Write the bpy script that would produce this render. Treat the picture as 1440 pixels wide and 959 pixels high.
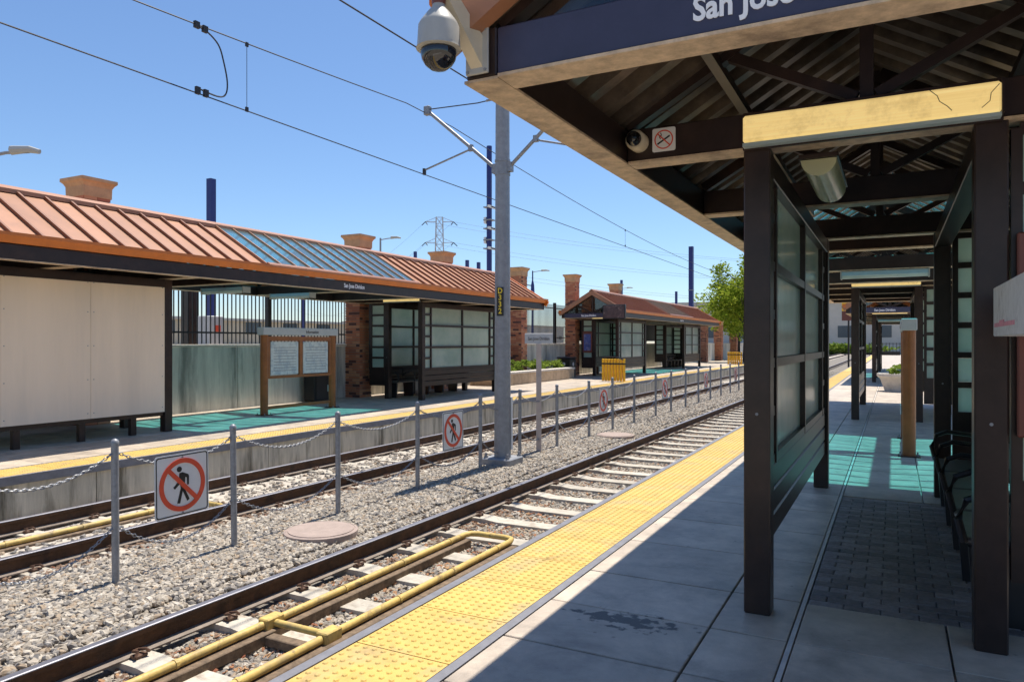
import bpy, bmesh, math, random
from mathutils import Vector, Matrix
R = math.radians
rnd = random.Random(7)
for o in list(bpy.data.objects): bpy.data.objects.remove(o)
S = bpy.context.scene
C = S.collection
# ------------------------------------------------------------------ camera, sky, sun
cam_d = bpy.data.cameras.new('camera'); cam = bpy.data.objects.new('camera', cam_d); C.objects.link(cam)
cam.location = (0, 0, 1.6); cam.rotation_euler = (R(90), 0, R(27.65))
cam_d.sensor_width = 36; cam_d.lens = 36 * 1025 / 1440; cam_d.shift_y = 0.0017
cam_d.clip_start = 0.05; cam_d.clip_end = 4000
S.camera = cam
SUN_EL, SUN_AZ = 69.0, 0.5        # azimuth measured from +Y towards +X
w = bpy.data.worlds.new('World'); S.world = w; w.use_nodes = True
nt = w.node_tree; nt.nodes.clear()
sky = nt.nodes.new('ShaderNodeTexSky'); sky.sky_type = 'NISHITA'; sky.sun_disc = False
sky.sun_elevation = R(SUN_EL); sky.sun_rotation = R(SUN_AZ)
sky.air_density = 1.0; sky.dust_density = 0.25; sky.ozone_density = 7.5; sky.altitude = 0
bg = nt.nodes.new('ShaderNodeBackground'); bg.inputs[1].default_value = 0.073
ow = nt.nodes.new('ShaderNodeOutputWorld')
nt.links.new(sky.outputs[0], bg.inputs[0]); nt.links.new(bg.outputs[0], ow.inputs[0])
sl = bpy.data.lights.new('sun', 'SUN'); sl.energy = 3.35; sl.angle = R(0.53); sl.color = (1, .925, .81)
sun = bpy.data.objects.new('sun', sl); C.objects.link(sun)
sd = Vector((math.sin(R(SUN_AZ)) * math.cos(R(SUN_EL)), math.cos(R(SUN_AZ)) * math.cos(R(SUN_EL)), math.sin(R(SUN_EL))))
sun.rotation_euler = sd.to_track_quat('Z', 'Y').to_euler(); sun.location = (0, 0, 30)
S.view_settings.view_transform = 'Standard'; S.view_settings.look = 'None'
S.view_settings.exposure = 1.08; S.view_settings.gamma = 1; S.view_settings.use_curve_mapping = False
S.cycles.max_bounces = 12; S.cycles.diffuse_bounces = 8; S.cycles.transparent_max_bounces = 16

# ------------------------------------------------------------------ materials
def mat(name, col, rough=.7, metal=0., var=.12, vs=6., bump=0., bs=40., objvar=0., spec=.5, col2=None, c2s=2., c2lo=.5, c2hi=.7, streak=False, dirt=None):
    m = bpy.data.materials.new(name); m.use_nodes = True
    n = m.node_tree.nodes; l = m.node_tree.links; p = n['Principled BSDF']
    p.inputs['Roughness'].default_value = rough; p.inputs['Metallic'].default_value = metal
    p.inputs['Specular IOR Level'].default_value = spec
    geo = n.new('ShaderNodeNewGeometry')
    src = geo.outputs['Position']
    if streak:
        mp = n.new('ShaderNodeMapping'); mp.inputs['Scale'].default_value = (1, 1, .12); l.new(src, mp.inputs['Vector']); ssrc = mp.outputs[0]
    else: ssrc = src
    rgb = n.new('ShaderNodeRGB'); rgb.outputs[0].default_value = (*col, 1); cur = rgb.outputs[0]
    if col2:
        t = n.new('ShaderNodeTexNoise'); t.inputs['Scale'].default_value = c2s; t.inputs['Detail'].default_value = 6; t.inputs['Roughness'].default_value = .65
        l.new(ssrc, t.inputs['Vector'])
        mr = n.new('ShaderNodeMapRange'); mr.inputs[1].default_value = c2lo; mr.inputs[2].default_value = c2hi; l.new(t.outputs[0], mr.inputs[0])
        mx = n.new('ShaderNodeMix'); mx.data_type = 'RGBA'; mx.inputs[7].default_value = (*col2, 1)
        l.new(mr.outputs[0], mx.inputs[0]); l.new(cur, mx.inputs[6]); cur = mx.outputs[2]
    if dirt:
        dc, ds, dlo, dhi, dmx = dirt
        t = n.new('ShaderNodeTexNoise'); t.inputs['Scale'].default_value = ds; t.inputs['Detail'].default_value = 9; t.inputs['Roughness'].default_value = .72; t.inputs['Distortion'].default_value = .6
        l.new(ssrc, t.inputs['Vector'])
        mr = n.new('ShaderNodeMapRange'); mr.inputs[1].default_value = dlo; mr.inputs[2].default_value = dhi; mr.inputs[4].default_value = dmx; l.new(t.outputs[0], mr.inputs[0])
        mx = n.new('ShaderNodeMix'); mx.data_type = 'RGBA'; mx.inputs[7].default_value = (*dc, 1)
        l.new(mr.outputs[0], mx.inputs[0]); l.new(cur, mx.inputs[6]); cur = mx.outputs[2]
    if var or objvar:
        v = None
        if var:
            t = n.new('ShaderNodeTexNoise'); t.inputs['Scale'].default_value = vs; t.inputs['Detail'].default_value = 7; t.inputs['Roughness'].default_value = .7
            l.new(ssrc, t.inputs['Vector'])
            mr = n.new('ShaderNodeMapRange'); mr.inputs[1].default_value = .25; mr.inputs[2].default_value = .75
            mr.inputs[3].default_value = 1 - var * 2; mr.inputs[4].default_value = 1 + var; l.new(t.outputs[0], mr.inputs[0]); v = mr.outputs[0]
        if objvar:
            oi = n.new('ShaderNodeObjectInfo'); mr = n.new('ShaderNodeMapRange'); mr.inputs[3].default_value = 1 - objvar; mr.inputs[4].default_value = 1 + objvar
            l.new(oi.outputs['Random'], mr.inputs[0])
            if v is None: v = mr.outputs[0]
            else:
                mm = n.new('ShaderNodeMath'); mm.operation = 'MULTIPLY'; l.new(v, mm.inputs[0]); l.new(mr.outputs[0], mm.inputs[1]); v = mm.outputs[0]
        vm = n.new('ShaderNodeVectorMath'); vm.operation = 'SCALE'; l.new(cur, vm.inputs[0]); l.new(v, vm.inputs['Scale']); cur = vm.outputs[0]
    l.new(cur, p.inputs['Base Color'])
    if bump:
        t = n.new('ShaderNodeTexNoise'); t.inputs['Scale'].default_value = bs; t.inputs['Detail'].default_value = 4; l.new(src, t.inputs['Vector'])
        b = n.new('ShaderNodeBump'); b.inputs['Strength'].default_value = bump; b.inputs['Distance'].default_value = .01
        l.new(t.outputs[0], b.inputs['Height']); l.new(b.outputs[0], p.inputs['Normal'])
    return m
M = {}
M['slab'] = mat('slab_concrete', (.55, .465, .37), .5, var=.2, vs=3., bump=.25, bs=120, objvar=.08, col2=(.42, .355, .29), c2s=1.1, c2lo=.45, c2hi=.75, dirt=((.17, .15, .13), 1.7, .50, .70, .5))
M['edge'] = mat('edge_concrete', (.62, .57, .50), .8, var=.12, vs=8, bump=.2, bs=90)
M['grout'] = mat('joint_filler', (.30, .29, .28), .9, var=.25, vs=20)
M['nose'] = mat('platform_nosing', (.20, .20, .22), .5, var=.15, vs=10)
M['wall'] = mat('retaining_concrete', (.70, .68, .60), .85, var=.2, vs=3, bump=.3, bs=60, col2=(.27, .27, .24), c2s=2.2, c2lo=.50, c2hi=.68, streak=True)
M['platwall'] = mat('platform_wall_concrete', (.66, .59, .46), .85, var=.22, vs=4, bump=.35, bs=50, col2=(.16, .14, .10), c2s=3.2, c2lo=.50, c2hi=.66, streak=True)
M['yellow'] = mat('tactile_yellow', (.62, .42, .105), .6, var=.10, vs=9, objvar=.05, col2=(.50, .37, .17), c2s=2.2, c2lo=.5, c2hi=.72, bump=.15, bs=150, dirt=((.20, .15, .08), 2.6, .56, .72, .6))
M['brickpave'] = mat('paver', (.27, .235, .225), .7, var=.25, vs=25, bump=.5, bs=70, objvar=.3)
M['dark'] = mat('dark_bronze_paint', (.034, .021, .018), .34, var=.25, vs=5, spec=.35, col2=(.06, .032, .022), c2s=1.8, c2lo=.5, c2hi=.8)
M['navy'] = mat('dark_fascia_paint', (.045, .045, .085), .35, var=.12, vs=6)
M['trim_and_bounce'] = mat('tan_trim_and_ground_bounce', (.62, .47, .32), .55, var=.25, vs=14, bump=.15, bs=90, col2=(.30, .22, .16), c2s=3)  # under the beams this tan stands in for light bounced off sunlit ground
M['roof'] = mat('copper_tan_roof', (.41, .19, .10), .42, var=.10, vs=2.2, objvar=.07, col2=(.33, .145, .075), c2s=1.5, c2lo=.5, c2hi=.8, dirt=((.22, .12, .08), 3, .58, .8, .5))
M['seam'] = mat('roof_seam', (.25, .095, .045), .45, var=.08, vs=5)
M['gutter'] = mat('orange_gutter', (.62, .17, .025), .4, var=.12, vs=3)
M['deck'] = mat('ribbed_deck', (.26, .20, .145), .28, metal=.45, var=.3, vs=4, col2=(.075, .06, .05), c2s=.9, c2lo=.42, c2hi=.62)
M['steel'] = mat('galvanised_steel', (.30, .31, .33), .5, metal=.35, var=.18, vs=18)
M['polegrey'] = mat('galvanised_pole', (.30, .31, .33), .5, metal=.25, var=.14, vs=10)
M['rust'] = mat('rail_rust', (.11, .052, .024), .65, metal=.2, var=.3, vs=9, bump=.2, bs=80, col2=(.045, .025, .017), c2s=4)
M['railhead'] = mat('rail_head_steel', (.22, .22, .25), .55, metal=.9, var=.12, vs=9)
M['railfoot'] = mat('rail_foot', (.22, .18, .15), .6, metal=.2, var=.25, vs=12)
M['clip'] = mat('rail_clip_rust', (.12, .06, .035), .7, var=.3, vs=30)
M['sleeper'] = mat('concrete_sleeper', (.50, .46, .39), .9, var=.16, vs=10, bump=.3, bs=90, objvar=.10, dirt=((.22, .15, .10), 6, .52, .7, .7))
M['ballast'] = mat('ballast_bed', (.24, .215, .185), .95, var=.45, vs=45, bump=1., bs=55)
M['sand'] = mat('sandy_bed', (.55, .49, .42), .95, var=.25, vs=14, bump=.6, bs=60, col2=(.30, .27, .23), c2s=6, c2lo=.5, c2hi=.62)
M['ground'] = mat('dry_ground', (.36, .31, .24), .95, var=.2, vs=.6)
M['pipe'] = mat('yellow_pipe', (.62, .44, .13), .6, var=.15, vs=14, col2=(.40, .30, .13), c2s=5, dirt=((.14, .10, .06), 9, .55, .68, .8))
M['wood'] = mat('weathered_timber', (.20, .14, .09), .85, var=.35, vs=16, bump=.4, bs=60)
M['bench'] = mat('bench_black', (.02, .02, .022), .3, var=.1)
M['benchseat'] = mat('bench_metal', (.30, .30, .31), .3, metal=.6, var=.15)
M['kiosk'] = mat('brown_kiosk_paint', (.32, .105, .022), .45, var=.18, vs=6)
M['maroon'] = mat('maroon_case', (.16, .045, .03), .4, var=.1)
M['header'] = mat('grey_header', (.50, .51, .52), .5, var=.06)
M['graff'] = mat('scuffed_header', (.66, .68, .68), .5, var=.1, vs=20, col2=(.42, .42, .43), c2s=9, c2lo=.55, c2hi=.7)
M['pink'] = mat('pink_smear', (.75, .33, .40), .6, var=.2, vs=40)
M['white'] = mat('white_paint', (.78, .78, .77), .5, var=.05)
M['signwhite'] = mat('sign_white', (.74, .74, .73), .45, var=.04)
M['red'] = mat('sign_red', (.72, .085, .035), .45, var=.08)
M['black'] = mat('black_ink', (.012, .012, .012), .5, var=0)
M['text'] = mat('white_lettering', (.80, .82, .86), .5, var=0)
M['yellowtext'] = mat('yellow_lettering', (.85, .62, .03), .5, var=0)
M['cream'] = mat('cream_board', (.90, .75, .58), .65, var=.05, vs=1.2, col2=(.78, .66, .52), c2s=1.4, c2lo=.52, c2hi=.8, streak=True)
M['camgrey'] = mat('camera_housing', (.40, .40, .375), .45, var=.08)
M['camtan'] = mat('camera_bracket', (.62, .54, .40), .5, var=.08)
M['dome'] = mat('smoked_dome', (.01, .01, .012), .06, var=0, spec=.8)
M['blue'] = mat('navy_pole', (.012, .022, .16), .4, var=.1)
M['lampblue'] = mat('lamp_housing', (.40, .50, .52), .35, var=.06)
M['olive'] = mat('lamp_lens', (.50, .50, .30), .25, var=.06, vs=3)
M['manhole'] = mat('pink_concrete_cover', (.36, .285, .25), .9, var=.12, vs=10, bump=.3, bs=80)
M['bark'] = mat('bark', (.06, .045, .035), .9, var=.3, vs=10)
M['cap'] = mat('tan_stone_cap', (.60, .36, .19), .8, var=.15, vs=4)
M['stone'] = mat('planter_stone', (.50, .37, .24), .85, var=.2, vs=5, objvar=.15)
M['fence'] = mat('black_fence', (.012, .012, .014), .45, var=0)
M['safety'] = mat('safety_yellow', (.88, .50, .015), .5, var=.08, vs=4)
M['conc'] = mat('plain_concrete', (.50, .48, .44), .85, var=.15, vs=6, bump=.3, bs=60)
M['tan'] = mat('sign_post_tan', (.50, .42, .38), .6, var=.1)
M['bldg'] = mat('pale_building', (.55, .52, .47), .8, var=.06, vs=.5)
M['bldg2'] = mat('beige_building', (.50, .44, .34), .8, var=.06, vs=.5)
M['bglass'] = mat('building_glass', (.06, .08, .10), .2, var=0)
M['tower'] = mat('tower_steel', (.42, .42, .43), .6, var=0)
M['wire'] = mat('wire', (.02, .02, .025), .6, var=0)
M['paper'] = mat('poster_paper', (.66, .70, .68), .6, var=.10, vs=14, col2=(.45, .52, .56), c2s=9, c2lo=.5, c2hi=.62)
M['bluepaper'] = mat('blue_poster', (.10, .14, .42), .5, var=.3, vs=5, col2=(.5, .45, .5), c2s=4, c2lo=.5, c2hi=.7)
M['screenpic'] = mat('display_picture', (.10, .06, .06), .3, var=.4, vs=6, col2=(.5, .35, .3), c2s=4, c2lo=.55, c2hi=.7)
def mix_mat(name, build):
    m = bpy.data.materials.new(name); m.use_nodes = True; m.node_tree.nodes.clear()
    o = m.node_tree.nodes.new('ShaderNodeOutputMaterial'); build(m.node_tree, o); return m
def schlick(t, f0):
    lw = t.nodes.new('ShaderNodeLayerWeight'); lw.inputs[0].default_value = .5
    p = t.nodes.new('ShaderNodeMath'); p.operation = 'POWER'; p.inputs[1].default_value = 4; t.links.new(lw.outputs['Facing'], p.inputs[0])
    m = t.nodes.new('ShaderNodeMath'); m.operation = 'MULTIPLY_ADD'; m.inputs[1].default_value = 1 - f0; m.inputs[2].default_value = f0; t.links.new(p.outputs[0], m.inputs[0])
    return m
def _frost(t, o):
    n = t.nodes; l = t.links
    geo = n.new('ShaderNodeNewGeometry'); tx = n.new('ShaderNodeTexNoise'); tx.inputs['Scale'].default_value = 1.3; tx.inputs['Detail'].default_value = 6; tx.inputs['Roughness'].default_value = .65; l.new(geo.outputs['Position'], tx.inputs['Vector'])
    mrr = n.new('ShaderNodeMapRange'); mrr.inputs[1].default_value = .3; mrr.inputs[2].default_value = .7; l.new(tx.outputs[0], mrr.inputs[0])
    cr = n.new('ShaderNodeMix'); cr.data_type = 'RGBA'; cr.inputs[6].default_value = (.56, .74, .67, 1); cr.inputs[7].default_value = (.86, .95, .88, 1); l.new(mrr.outputs[0], cr.inputs[0])
    d = n.new('ShaderNodeBsdfDiffuse'); tr = n.new('ShaderNodeBsdfTranslucent'); g = n.new('ShaderNodeBsdfGlossy'); g.inputs['Roughness'].default_value = .14
    l.new(cr.outputs[2], d.inputs[0]); l.new(cr.outputs[2], tr.inputs[0])
    a = n.new('ShaderNodeMixShader'); a.inputs[0].default_value = .65; l.new(d.outputs[0], a.inputs[1]); l.new(tr.outputs[0], a.inputs[2])
    f = schlick(t, .04)
    b = n.new('ShaderNodeMixShader'); l.new(f.outputs[0], b.inputs[0]); l.new(a.outputs[0], b.inputs[1]); l.new(g.outputs[0], b.inputs[2]); l.new(b.outputs[0], o.inputs[0])
M['frost'] = mix_mat('frosted_glass', _frost)
def _sky(t, o):
    n = t.nodes; l = t.links
    tr = n.new('ShaderNodeBsdfTransparent'); tr.inputs[0].default_value = (.40, .92, .98, 1)
    tl = n.new('ShaderNodeBsdfTranslucent'); tl.inputs[0].default_value = (.45, .97, 1, 1)
    d = n.new('ShaderNodeBsdfDiffuse'); d.inputs[0].default_value = (.45, .50, .56, 1)
    g = n.new('ShaderNodeBsdfGlossy'); g.inputs['Roughness'].default_value = .15
    z = n.new('ShaderNodeMixShader'); z.inputs[0].default_value = .06; l.new(tr.outputs[0], z.inputs[1]); l.new(tl.outputs[0], z.inputs[2])
    a = n.new('ShaderNodeMixShader'); a.inputs[0].default_value = .12; l.new(z.outputs[0], a.inputs[1]); l.new(d.outputs[0], a.inputs[2])
    f = schlick(t, .08)
    b = n.new('ShaderNodeMixShader'); l.new(f.outputs[0], b.inputs[0]); l.new(a.outputs[0], b.inputs[1]); l.new(g.outputs[0], b.inputs[2]); l.new(b.outputs[0], o.inputs[0])
M['skyglass'] = mix_mat('teal_skylight_glass', _sky)
def _gab(t, o):
    n = t.nodes; l = t.links
    tr = n.new('ShaderNodeBsdfTransparent'); tr.inputs[0].default_value = (.55, .6, .65, 1)
    g = n.new('ShaderNodeBsdfGlossy'); g.inputs['Roughness'].default_value = .03
    f = schlick(t, .08)
    b = n.new('ShaderNodeMixShader'); l.new(f.outputs[0], b.inputs[0]); l.new(tr.outputs[0], b.inputs[1]); l.new(g.outputs[0], b.inputs[2]); l.new(b.outputs[0], o.inputs[0])
M['gableglass'] = mix_mat('gable_glass', _gab)
def _lens(t, o):
    n = t.nodes; l = t.links; p = n.new('ShaderNodeBsdfPrincipled')
    geo = n.new('ShaderNodeNewGeometry'); mp = n.new('ShaderNodeMapping'); mp.inputs['Scale'].default_value = (.8, .8, 30); l.new(geo.outputs['Position'], mp.inputs[0])
    tx = n.new('ShaderNodeTexNoise'); tx.inputs['Scale'].default_value = 2; l.new(mp.outputs[0], tx.inputs[0])
    cr = n.new('ShaderNodeMix'); cr.data_type = 'RGBA'; cr.inputs[6].default_value = (.62, .42, .14, 1); cr.inputs[7].default_value = (.78, .60, .26, 1); l.new(tx.outputs[0], cr.inputs[0])
    t2 = n.new('ShaderNodeTexNoise'); t2.inputs['Scale'].default_value = 5; t2.inputs['Detail'].default_value = 8; t2.inputs['Roughness'].default_value = .7; l.new(geo.outputs['Position'], t2.inputs[0])
    m2 = n.new('ShaderNodeMapRange'); m2.inputs[1].default_value = .5; m2.inputs[2].default_value = .75; m2.inputs[4].default_value = .7; l.new(t2.outputs[0], m2.inputs[0])
    c2 = n.new('ShaderNodeMix'); c2.data_type = 'RGBA'; c2.inputs[7].default_value = (.34, .22, .08, 1); l.new(m2.outputs[0], c2.inputs[0]); l.new(cr.outputs[2], c2.inputs[6]); cr = c2
    l.new(cr.outputs[2], p.inputs['Base Color']); l.new(cr.outputs[2], p.inputs['Emission Color']); p.inputs['Emission Strength'].default_value = .42; p.inputs['Roughness'].default_value = .4
    l.new(p.outputs[0], o.inputs[0])
M['lens'] = mix_mat('lit_cream_lens', _lens)
def _brick(t, o):
    n = t.nodes; l = t.links; p = n.new('ShaderNodeBsdfPrincipled'); p.inputs['Roughness'].default_value = .85
    a = n.new('ShaderNodeAttribute'); a.attribute_name = 'bcol'; l.new(a.outputs['Color'], p.inputs['Base Color']); l.new(p.outputs[0], o.inputs[0])
M['brick'] = mix_mat('brick', _brick)
def _stones(t, o):
    n = t.nodes; l = t.links; p = n.new('ShaderNodeBsdfPrincipled'); p.inputs['Roughness'].default_value = .9
    oi = n.new('ShaderNodeObjectInfo'); r = n.new('ShaderNodeValToRGB'); r.color_ramp.interpolation = 'CONSTANT'
    cs = [(0, (.29, .25, .20)), (.22, (.39, .345, .285)), (.45, (.23, .21, .19)), (.62, (.44, .395, .33)), (.75, (.34, .265, .19)), (.86, (.17, .16, .15)), (.95, (.52, .475, .41))]
    e = r.color_ramp.elements; e[0].position = 0; e[0].color = (*cs[0][1], 1); e[1].position = cs[1][0]; e[1].color = (*cs[1][1], 1)
    for q, c in cs[2:]: k = e.new(q); k.color = (*c, 1)
    l.new(oi.outputs['Random'], r.inputs[0]); l.new(r.outputs[0], p.inputs['Base Color']); l.new(p.outputs[0], o.inputs[0])
M['stones'] = mix_mat('ballast_stone', _stones)
def _litter(t, o):
    n = t.nodes; l = t.links; p = n.new('ShaderNodeBsdfPrincipled'); p.inputs['Roughness'].default_value = .9
    oi = n.new('ShaderNodeObjectInfo'); r = n.new('ShaderNodeValToRGB'); e = r.color_ramp.elements
    e[0].color = (.22, .07, .035, 1); e[1].color = (.40, .24, .12, 1)
    l.new(oi.outputs['Random'], r.inputs[0]); l.new(r.outputs[0], p.inputs['Base Color']); l.new(p.outputs[0], o.inputs[0])
def _rs(t, o):
    n = t.nodes; l = t.links; p = n.new('ShaderNodeBsdfPrincipled'); p.inputs['Roughness'].default_value = .9
    oi = n.new('ShaderNodeObjectInfo'); r = n.new('ShaderNodeValToRGB'); e = r.color_ramp.elements
    e[0].color = (.15, .085, .05, 1); e[1].color = (.30, .21, .15, 1)
    l.new(oi.outputs['Random'], r.inputs[0]); l.new(r.outputs[0], p.inputs['Base Color']); l.new(p.outputs[0], o.inputs[0])
M['ruststone'] = mix_mat('rusty_ballast_stone', _rs)
M['litter'] = mix_mat('dry_leaf', _litter)
def leafmat(name, c1, c2):
    def f(t, o):
        n = t.nodes; l = t.links
        geo = n.new('ShaderNodeNewGeometry'); mx = n.new('ShaderNodeMix'); mx.data_type = 'RGBA'; mx.inputs[6].default_value = (*c1, 1); mx.inputs[7].default_value = (*c2, 1)
        l.new(geo.outputs['Random Per Island'], mx.inputs[0])
        d = n.new('ShaderNodeBsdfDiffuse'); tr = n.new('ShaderNodeBsdfTranslucent'); l.new(mx.outputs[2], d.inputs[0]); l.new(mx.outputs[2], tr.inputs[0])
        a = n.new('ShaderNodeMixShader'); a.inputs[0].default_value = .45; l.new(d.outputs[0], a.inputs[1]); l.new(tr.outputs[0], a.inputs[2]); l.new(a.outputs[0], o.inputs[0])
    return mix_mat(name, f)
M['leaf'] = leafmat('tree_leaf', (.10, .18, .015), (.40, .46, .06))
M['leaf2'] = leafmat('shrub_leaf', (.12, .20, .03), (.28, .36, .07))
def emis(name, c, s):
    m = bpy.data.materials.new(name); m.use_nodes = True; p = m.node_tree.nodes['Principled BSDF']
    p.inputs['Base Color'].default_value = (*c, 1); p.inputs['Emission Color'].default_value = (*c, 1); p.inputs['Emission Strength'].default_value = s; return m
M['redlight'] = emis('red_signal_light', (.9, .03, .03), 3.)
# dark splash stain with a shape of its own on the near slabs
def add_stain():
    m = M['slab']; n = m.node_tree.nodes; l = m.node_tree.links; p = n['Principled BSDF']
    old = p.inputs['Base Color'].links[0].from_socket
    geo = n.new('ShaderNodeNewGeometry')
    sub = n.new('ShaderNodeVectorMath'); sub.operation = 'SUBTRACT'; sub.inputs[1].default_value = (-1.36, 4.03, 0); l.new(geo.outputs['Position'], sub.inputs[0])
    sc = n.new('ShaderNodeVectorMath'); sc.operation = 'MULTIPLY'; sc.inputs[1].default_value = (2.0, 5.2, 0); l.new(sub.outputs[0], sc.inputs[0])
    ln = n.new('ShaderNodeVectorMath'); ln.operation = 'LENGTH'; l.new(sc.outputs[0], ln.inputs[0])
    t = n.new('ShaderNodeTexNoise'); t.inputs['Scale'].default_value = 14; t.inputs['Detail'].default_value = 5; l.new(geo.outputs['Position'], t.inputs['Vector'])
    ad = n.new('ShaderNodeMath'); ad.operation = 'MULTIPLY_ADD'; ad.inputs[1].default_value = 2.4; l.new(t.outputs[0], ad.inputs[0]); l.new(ln.outputs['Value'], ad.inputs[2])
    mr = n.new('ShaderNodeMapRange'); mr.inputs[1].default_value = 1.55; mr.inputs[2].default_value = 1.75; mr.inputs[3].default_value = .95; mr.inputs[4].default_value = 0; l.new(ad.outputs[0], mr.inputs[0])
    # scattered drip spots
    v = n.new('ShaderNodeTexVoronoi'); v.inputs['Scale'].default_value = 5.5; l.new(geo.outputs['Position'], v.inputs['Vector'])
    m2 = n.new('ShaderNodeMapRange'); m2.inputs[1].default_value = .05; m2.inputs[2].default_value = .09; m2.inputs[3].default_value = .45; m2.inputs[4].default_value = 0; l.new(v.outputs['Distance'], m2.inputs[0])
    mxm = n.new('ShaderNodeMath'); mxm.operation = 'MAXIMUM'; l.new(mr.outputs[0], mxm.inputs[0]); l.new(m2.outputs[0], mxm.inputs[1])
    mx = n.new('ShaderNodeMix'); mx.data_type = 'RGBA'; mx.inputs[7].default_value = (.025, .022, .022, 1); l.new(mxm.outputs[0], mx.inputs[0]); l.new(old, mx.inputs[6]); l.new(mx.outputs[2], p.inputs['Base Color'])
add_stain()

# ------------------------------------------------------------------ mesh helpers
class B:
    def __init__(s): s.bm = bmesh.new()
    def box(s, x0, x1, y0, y1, z0, z1, bev=0.):
        a = bmesh.ops.create_cube(s.bm, size=1); vs = a['verts']
        for v in vs: v.co = Vector(((x0 + x1) / 2 + v.co.x * (x1 - x0), (y0 + y1) / 2 + v.co.y * (y1 - y0), (z0 + z1) / 2 + v.co.z * (z1 - z0)))
        if bev:
            es = list({e for v in vs for e in v.link_edges})
            bmesh.ops.bevel(s.bm, geom=es, offset=bev, segments=1, affect='EDGES')
        return s
    def hull8(s, pts, flip=False):
        v = [s.bm.verts.new(p) for p in pts]
        for f in ((0, 3, 2, 1), (4, 5, 6, 7), (0, 1, 5, 4), (1, 2, 6, 5), (2, 3, 7, 6), (3, 0, 4, 7)): s.bm.faces.new([v[i] for i in f])
        return s
    def bar(s, p, q, wd, ht, up=(0, 0, 1)):
        p = Vector(p); q = Vector(q); d = (q - p).normalized(); u = Vector(up)
        r = d.cross(u)
        if r.length < 1e-4: r = d.cross(Vector((1, 0, 0)))
        r.normalize(); u = r.cross(d).normalized(); r *= wd / 2; u *= ht / 2
        return s.hull8([p - r - u, p + r - u, p + r + u, p - r + u, q - r - u, q + r - u, q + r + u, q - r + u])
    def tube(s, path, r, n=8, cap=True, r2=None):
        path = [Vector(p) for p in path]; rings = []
        for i, p in enumerate(path):
            d = (path[min(i + 1, len(path) - 1)] - path[max(i - 1, 0)]).normalized()
            a = Vector((0, 0, 1)) if abs(d.z) < .9 else Vector((1, 0, 0))
            x = d.cross(a).normalized(); y = d.cross(x)
            rr = r if r2 is None else r + (r2 - r) * i / (len(path) - 1)
            rings.append([s.bm.verts.new(p + (x * math.cos(2 * math.pi * k / n) + y * math.sin(2 * math.pi * k / n)) * rr) for k in range(n)])
        for a, b in zip(rings, rings[1:]):
            for k in range(n): s.bm.faces.new((a[k], a[(k + 1) % n], b[(k + 1) % n], b[k]))
        if cap: s.bm.faces.new(rings[0][::-1]); s.bm.faces.new(rings[-1])
        return s
    def lathe(s, prof, c=(0, 0, 0), n=20, axis='z'):
        rings = []
        for r, h in prof:
            ring = []
            for k in range(n):
                a = 2 * math.pi * k / n; x, y = r * math.cos(a), r * math.sin(a)
                p = (x, y, h) if axis == 'z' else ((h, x, y) if axis == 'x' else (x, h, y))
                ring.append(s.bm.verts.new(Vector(c) + Vector(p)))
            rings.append(ring)
        for a, b in zip(rings, rings[1:]):
            for k in range(n): s.bm.faces.new((a[k], a[(k + 1) % n], b[(k + 1) % n], b[k]))
        s.bm.faces.new(rings[0][::-1]); s.bm.faces.new(rings[-1]); return s
    def prism(s, poly, y0, y1, ax='y'):
        f = (lambda a, b, t: (a, t, b)) if ax == 'y' else ((lambda a, b, t: (t, a, b)) if ax == 'x' else (lambda a, b, t: (a, b, t)))
        A = [s.bm.verts.new(f(a, b, y0)) for a, b in poly]; D = [s.bm.verts.new(f(a, b, y1)) for a, b in poly]; n = len(poly)
        s.bm.faces.new(A); s.bm.faces.new(D[::-1])
        for i in range(n): s.bm.faces.new((A[i], D[i], D[(i + 1) % n], A[(i + 1) % n]))
        return s
    def quad(s, *p): s.bm.faces.new([s.bm.verts.new(q) for q in p]); return s
    def mesh(s, name, smooth=False):
        bmesh.ops.recalc_face_normals(s.bm, faces=s.bm.faces)
        me = bpy.data.meshes.new(name); s.bm.to_mesh(me); s.bm.free()
        if smooth:
            for p in me.polygons: p.use_smooth = True
            me.set_sharp_from_angle(angle=R(40))
        return me
CACHE = {}
def put(name, b, m, parent=None, loc=(0, 0, 0), rz=0., smooth=False, key=None):
    """links one mesh object; b is a B or a function returning one (built once per key)"""
    if key and key in CACHE: me = CACHE[key]
    else:
        if callable(b): b = b()
        me = b if isinstance(b, bpy.types.Mesh) else b.mesh(name, smooth)
        me.materials.clear(); me.materials.append(M[m])
        if key: CACHE[key] = me
    o = bpy.data.objects.new(name, me); C.objects.link(o); o.location = loc; o.rotation_euler = (0, 0, rz)
    if parent: o.parent = parent
    return o
def tag(o, label, cat, group=None):
    o['label'] = label; o['category'] = cat
    if group: o['group'] = group
    return o
def thing(name, label, cat, loc=(0, 0, 0), rz=0., group=None):
    o = bpy.data.objects.new(name, None); C.objects.link(o); o.location = loc; o.rotation_euler = (0, 0, rz); o.empty_display_size = .2
    return tag(o, label, cat, group)
def struct(o): o['kind'] = 'structure'; return o
def text(name, s, size, m, parent, loc, rot, sx=1., bold=.0, key=None, align='CENTER'):
    cu = bpy.data.curves.new(name, 'FONT'); cu.body = s; cu.size = size; cu.align_x = align; cu.extrude = .002; cu.offset = bold; cu.resolution_u = 3
    t = bpy.data.objects.new(name + '_tmp', cu); C.objects.link(t)
    dg = bpy.context.evaluated_depsgraph_get(); me = bpy.data.meshes.new_from_object(t.evaluated_get(dg))
    bpy.data.objects.remove(t); me.materials.clear(); me.materials.append(M[m])
    for v in me.vertices: v.co.x *= sx
    o = bpy.data.objects.new(name, me); C.objects.link(o); o.location = loc; o.rotation_euler = rot; o.parent = parent
    return o
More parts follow.
